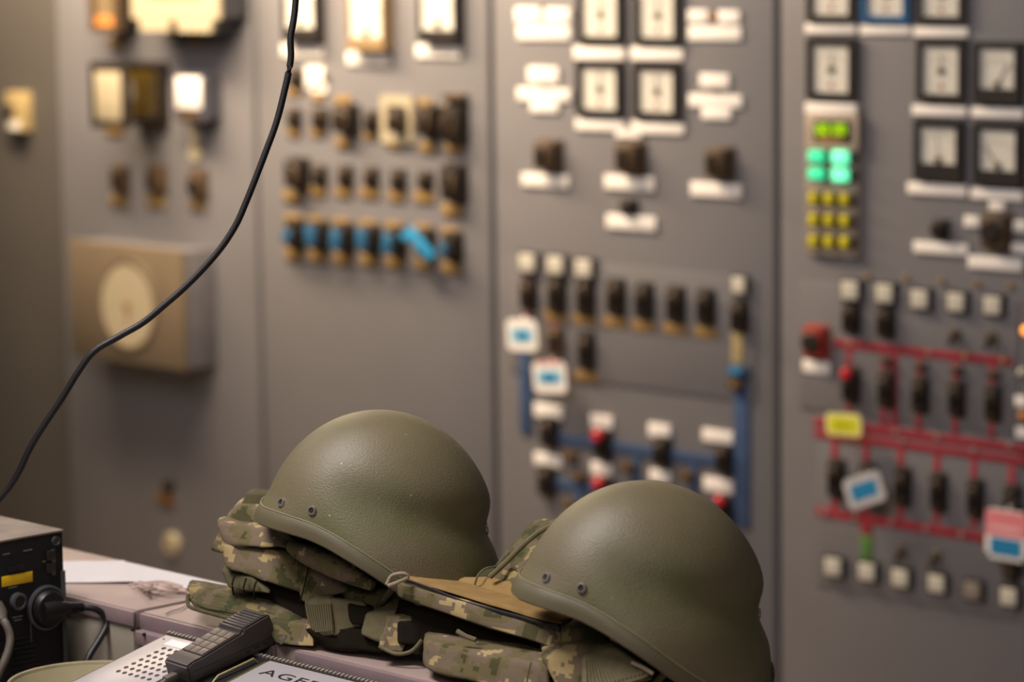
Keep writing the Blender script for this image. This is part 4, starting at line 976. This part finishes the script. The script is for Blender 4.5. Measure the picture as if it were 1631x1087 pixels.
sp = crv([P(462, 870, 3.355), P(484, 882, 3.34), P(512, 893, 3.325), P(540, 906, 3.31), P(566, 920, 3.30), P(594, 934, 3.29)], 5)
rl = part('rolled_strap', MB().tube(sp, [(.005 + .006 * math.sin(math.pi * min(1, i / (len(sp) - 1) * 1.05 + .04)), .004 + .010 * math.sin(math.pi * min(1, i / (len(sp) - 1) * .85 + .1))) for i in range(len(sp))], 14), CAMO, v1)
mb = MB()
for k in range(12):
    b = P(556 + 2 * (k % 5), 904 + (k % 4) * 2, 3.292); mb.tube(crv([b, b + Vector((random.uniform(-.004, .004), -.003, random.uniform(-.002, .005))), b + Vector((random.uniform(-.006, .008), -.002, random.uniform(-.004, .004)))], 3), .0005, 5)
part('frayed_threads', mb, OLIVE, rl, kind='stuff')
pouch('magazine_pouch', v1, [(358, 866), (470, 886), (494, 950), (362, 906)], [3.42, 3.37, 3.34, 3.41], .07, CAMO, seed=7, wr=.002, it=4, lab='long camouflage pouch with seamed edge')
pouch('pouch_end', v1, [(474, 888), (540, 916), (562, 940), (482, 960)], [3.365, 3.34, 3.33, 3.335], .06, CAMO, seed=8, wr=.0016, it=4)
part('seam_piping', MB().tube(crv([P(493, 896, 3.352), P(488, 920, 3.335), P(482, 944, 3.328), P(478, 958, 3.33)], 4), .0009, 6), VESTDK, v1)
pouch('rolled_pouch', v1, [(354, 910), (400, 922), (428, 946), (366, 938)], [3.43, 3.39, 3.37, 3.41], .05, OLIVE_D, seed=9, wr=.0015)
for x in (376, 394, 410): part('strap_band', MB().tube(crv([P(x - 2, 912 + (x - 360) * .3, 3.40 - (x - 376) * .0006), P(x - 6, 926 + (x - 360) * .3, 3.376 - (x - 376) * .0006), P(x - 4, 944 + (x - 360) * .22, 3.385 - (x - 376) * .0006)], 4), .0012, 6), VESTDK, v1)
fl = pouch('flat_pouch', v1, [(302, 938), (420, 958), (496, 1002), (318, 968)], [3.47, 3.39, 3.33, 3.44], .05, CAMO_D, seed=10, wr=.001, it=4, lab='flat olive camouflage pouch with zipped edge')
pouch('flat_pouch', v1, [(302, 954), (420, 986), (494, 1010), (320, 978)], [3.46, 3.37, 3.33, 3.44], .05, CAMO_D, seed=12, it=3, wr=.0008)
pouch('flat_pouch', v1, [(418, 984), (494, 998), (498, 1030), (442, 1026)], [3.365, 3.325, 3.315, 3.34], .04, CAMO, seed=11, wr=.0012, it=3)
part('zip_edge', MB().tube(crv([P(300, 948, 3.46), P(299, 960, 3.452), P(306, 969, 3.44), P(340, 979, 3.41), P(380, 990, 3.38), P(410, 1000, 3.36)], 5), .0024, 8), OLIVE_D, fl)
part('zip_pull', MB().box(P(450, 1020, 3.315), (.004, .003, .011), Matrix.Rotation(.7, 3, 'Y'), .0006), CHROME, fl)
# webbing loops in front
webbing(v1, [(484, 958), (528, 956), (532, 1012), (496, 1016)], [3.335, 3.305, 3.295, 3.32], .05, 11, seed=13)
pouch('loop_flap', v1, [(522, 958), (578, 962), (590, 1000), (530, 1012)], [3.31, 3.295, 3.29, 3.30], .014, OLIVE, seed=14, wr=.0012)
pouch('loop_mouth_shade', v1, [(556, 966), (592, 972), (600, 998), (560, 994)], [3.293, 3.284, 3.28, 3.288], .02, VESTDK, seed=15, wr=.001)  # dark pad painted as the shade inside the loop opening
webbing(v1, [(584, 980), (632, 974), (606, 1026), (576, 1012)], [3.275, 3.26, 3.255, 3.27], .04, 0, seed=16)
pouch('loop_lining', v1, [(618, 984), (656, 986), (640, 1040), (606, 1034)], [3.252, 3.25, 3.24, 3.245], .016, CAMO, seed=17, wr=.0025, ws=70)
pouch('loop_mouth_shade', v1, [(634, 992), (676, 996), (668, 1028), (636, 1026)], [3.247, 3.24, 3.236, 3.24], .03, VESTDK, seed=18, wr=.001)  # same dark pad for the shade in the second loop
part('loop_edge', MB().tube(crv([P(604, 1030, 3.243), P(630, 1042, 3.235), P(655, 1038, 3.23), P(672, 1020, 3.23)], 5), .0022, 8), OLIVE, v1)
pouch('side_panel', v1, [(544, 934), (640, 944), (660, 982), (560, 968)], [3.34, 3.29, 3.27, 3.31], .06, CAMO_D, seed=19, wr=.003)
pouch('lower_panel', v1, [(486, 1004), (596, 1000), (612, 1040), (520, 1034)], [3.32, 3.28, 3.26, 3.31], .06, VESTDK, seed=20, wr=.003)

v2 = thing('tactical_vest', 'folded pixel-camouflage vest with tan panel under the right helmet', 'vest', level(900, 1100, ZL), 'camouflage vests on the ledge')
part('carrier_panel', hexa([P(700, 1015, 3.20), P(1160, 1120, 3.00), P(1170, 1190, 2.97), P(700, 1058, 3.16)], [P(780, 945, 3.34), P(1200, 1090, 3.14), P(1200, 1150, 3.14), P(780, 1005, 3.34)], 8, 4, .004, 18, 21), VESTDK, v2)  # dark colour stands for the shade between the pouches
part('gap_shade_panel', hexa([P(880, 985, 3.12), P(1060, 1085, 3.01), P(1080, 1130, 2.99), P(900, 1055, 3.08)], [P(870, 955, 3.20), P(1060, 1065, 3.10), P(1080, 1120, 3.10), P(890, 1010, 3.20)], 7, 4, .003, 20, 22), VESTDK, v2)  # added dark panel, the shade below the right helmet as colour
pouch('collar', v2, [(846, 842), (906, 838), (846, 926), (774, 930)], [3.30, 3.24, 3.20, 3.26], .03, CAMO_D, seed=23, wr=.003)
pouch('collar', v2, [(764, 920), (806, 902), (840, 930), (770, 940)], [3.27, 3.24, 3.2, 3.25], .03, CAMO_D, seed=24, wr=.002)
part('collar_edge', MB().tube(crv([P(906, 836, 3.24), P(880, 838, 3.24), P(856, 850, 3.235), P(832, 870, 3.23), P(806, 896, 3.23), P(780, 920, 3.23)], 5), .003, 8), OLIVE, v2)
part('strap_loop', MB().tube(crv([P(756, 932, 3.24), P(762, 916, 3.24), P(774, 906, 3.25), P(790, 903, 3.26)], 5), .0012, 6), OLIVE, v2)
part('gap_shade_panel', hexa([P(632, 952, 3.27), P(880, 1000, 3.14), P(880, 1060, 3.12), P(630, 1045, 3.25)], [P(640, 940, 3.33), P(880, 990, 3.20), P(880, 1050, 3.20), P(640, 1020, 3.33)], 7, 3, .003, 20, 44), VESTDK, v2)  # added dark panel, filling the gap under the flat pouch with painted shade
adm = part('admin_pouch', hexa([P(622, 924, 3.24), P(892, 1000, 3.10), P(888, 1038, 3.09), P(626, 952, 3.24)], [P(650, 915, 3.34), P(960, 990, 3.17), P(960, 1020, 3.17), P(650, 938, 3.34)], 8, 4, .0015, 30, 25), CAMO, v2, 'flat camouflage pouch with tan top')
part('velcro_flap', hexa([P(636, 915, 3.245), P(902, 992, 3.098), P(900, 1001, 3.096), P(634, 922, 3.243)], [P(730, 912, 3.37), P(948, 950, 3.20), P(948, 958, 3.20), P(730, 918, 3.37)], 8, 3, .0012, 26, 26), TAN, v2, 'tan velcro panel')
pouch('velcro_flap', v2, [(716, 924), (846, 930), (960, 1006), (858, 978)], [3.28, 3.20, 3.09, 3.14], .01, TAN, seed=27, wr=.002)
part('zipper', MB().tube(crv([P(640, 922, 3.236), P(690, 940, 3.208), P(740, 960, 3.18), P(800, 976, 3.145), P(850, 990, 3.118), P(892, 1003, 3.09)], 5), [(.0013, .0019)] * 26, 8), ZIP, adm)
part('corner_loop', MB().tube(crv([P(616, 932, 3.225), P(624, 918, 3.225), P(642, 914, 3.22), P(650, 920, 3.22), P(634, 928, 3.215), P(618, 934, 3.215)], 5), .0022, 8), mat('pale_webbing', (150, 134, 112), .85), adm)
pouch('pouch_wing', v2, [(896, 1004), (960, 1000), (972, 1036), (896, 1040)], [3.085, 3.06, 3.055, 3.08], .05, CAMO_D, seed=28, wr=.0015, it=3)
lp = pouch('magazine_pouch', v2, [(684, 1026), (866, 1062), (866, 1112), (684, 1070)], [3.18, 3.06, 3.05, 3.17], .08, CAMO, seed=29, wr=.0015, it=4)
part('seam_piping', MB().tube(crv([P(846, 1056, 3.06), P(840, 1080, 3.05), P(838, 1110, 3.045)], 4), .001, 6), OLIVE_D, lp)
pouch('magazine_pouch', v2, [(866, 1050), (930, 1034), (1040, 1084), (900, 1110)], [3.06, 3.03, 2.97, 3.03], .09, CAMO, seed=30, wr=.002, it=4)
webbing(v2, [(930, 1046), (980, 1034), (1036, 1078), (930, 1108)], [3.018, 3.0, 2.965, 2.99], .03, 15, seed=31)
part('buckle_end', MB().tube(crv([P(1006, 1056, 2.975), P(1024, 1064, 2.97), P(1040, 1074, 2.965)], 3), .0022, 6), mat('pale_webbing', (150, 134, 112), .85), v2)
part('cord_end', MB().tube(crv([P(728, 1006, 3.15), P(742, 1014, 3.145), P(758, 1020, 3.14)], 4), [.0028] * 9, 8), OLIVE, v2)
pouch('tail_flap', v2, [(1208, 1058), (1234, 1066), (1232, 1110), (1196, 1110)], [3.09, 3.08, 3.08, 3.09], .03, CAMO_D, seed=33, wr=.001)
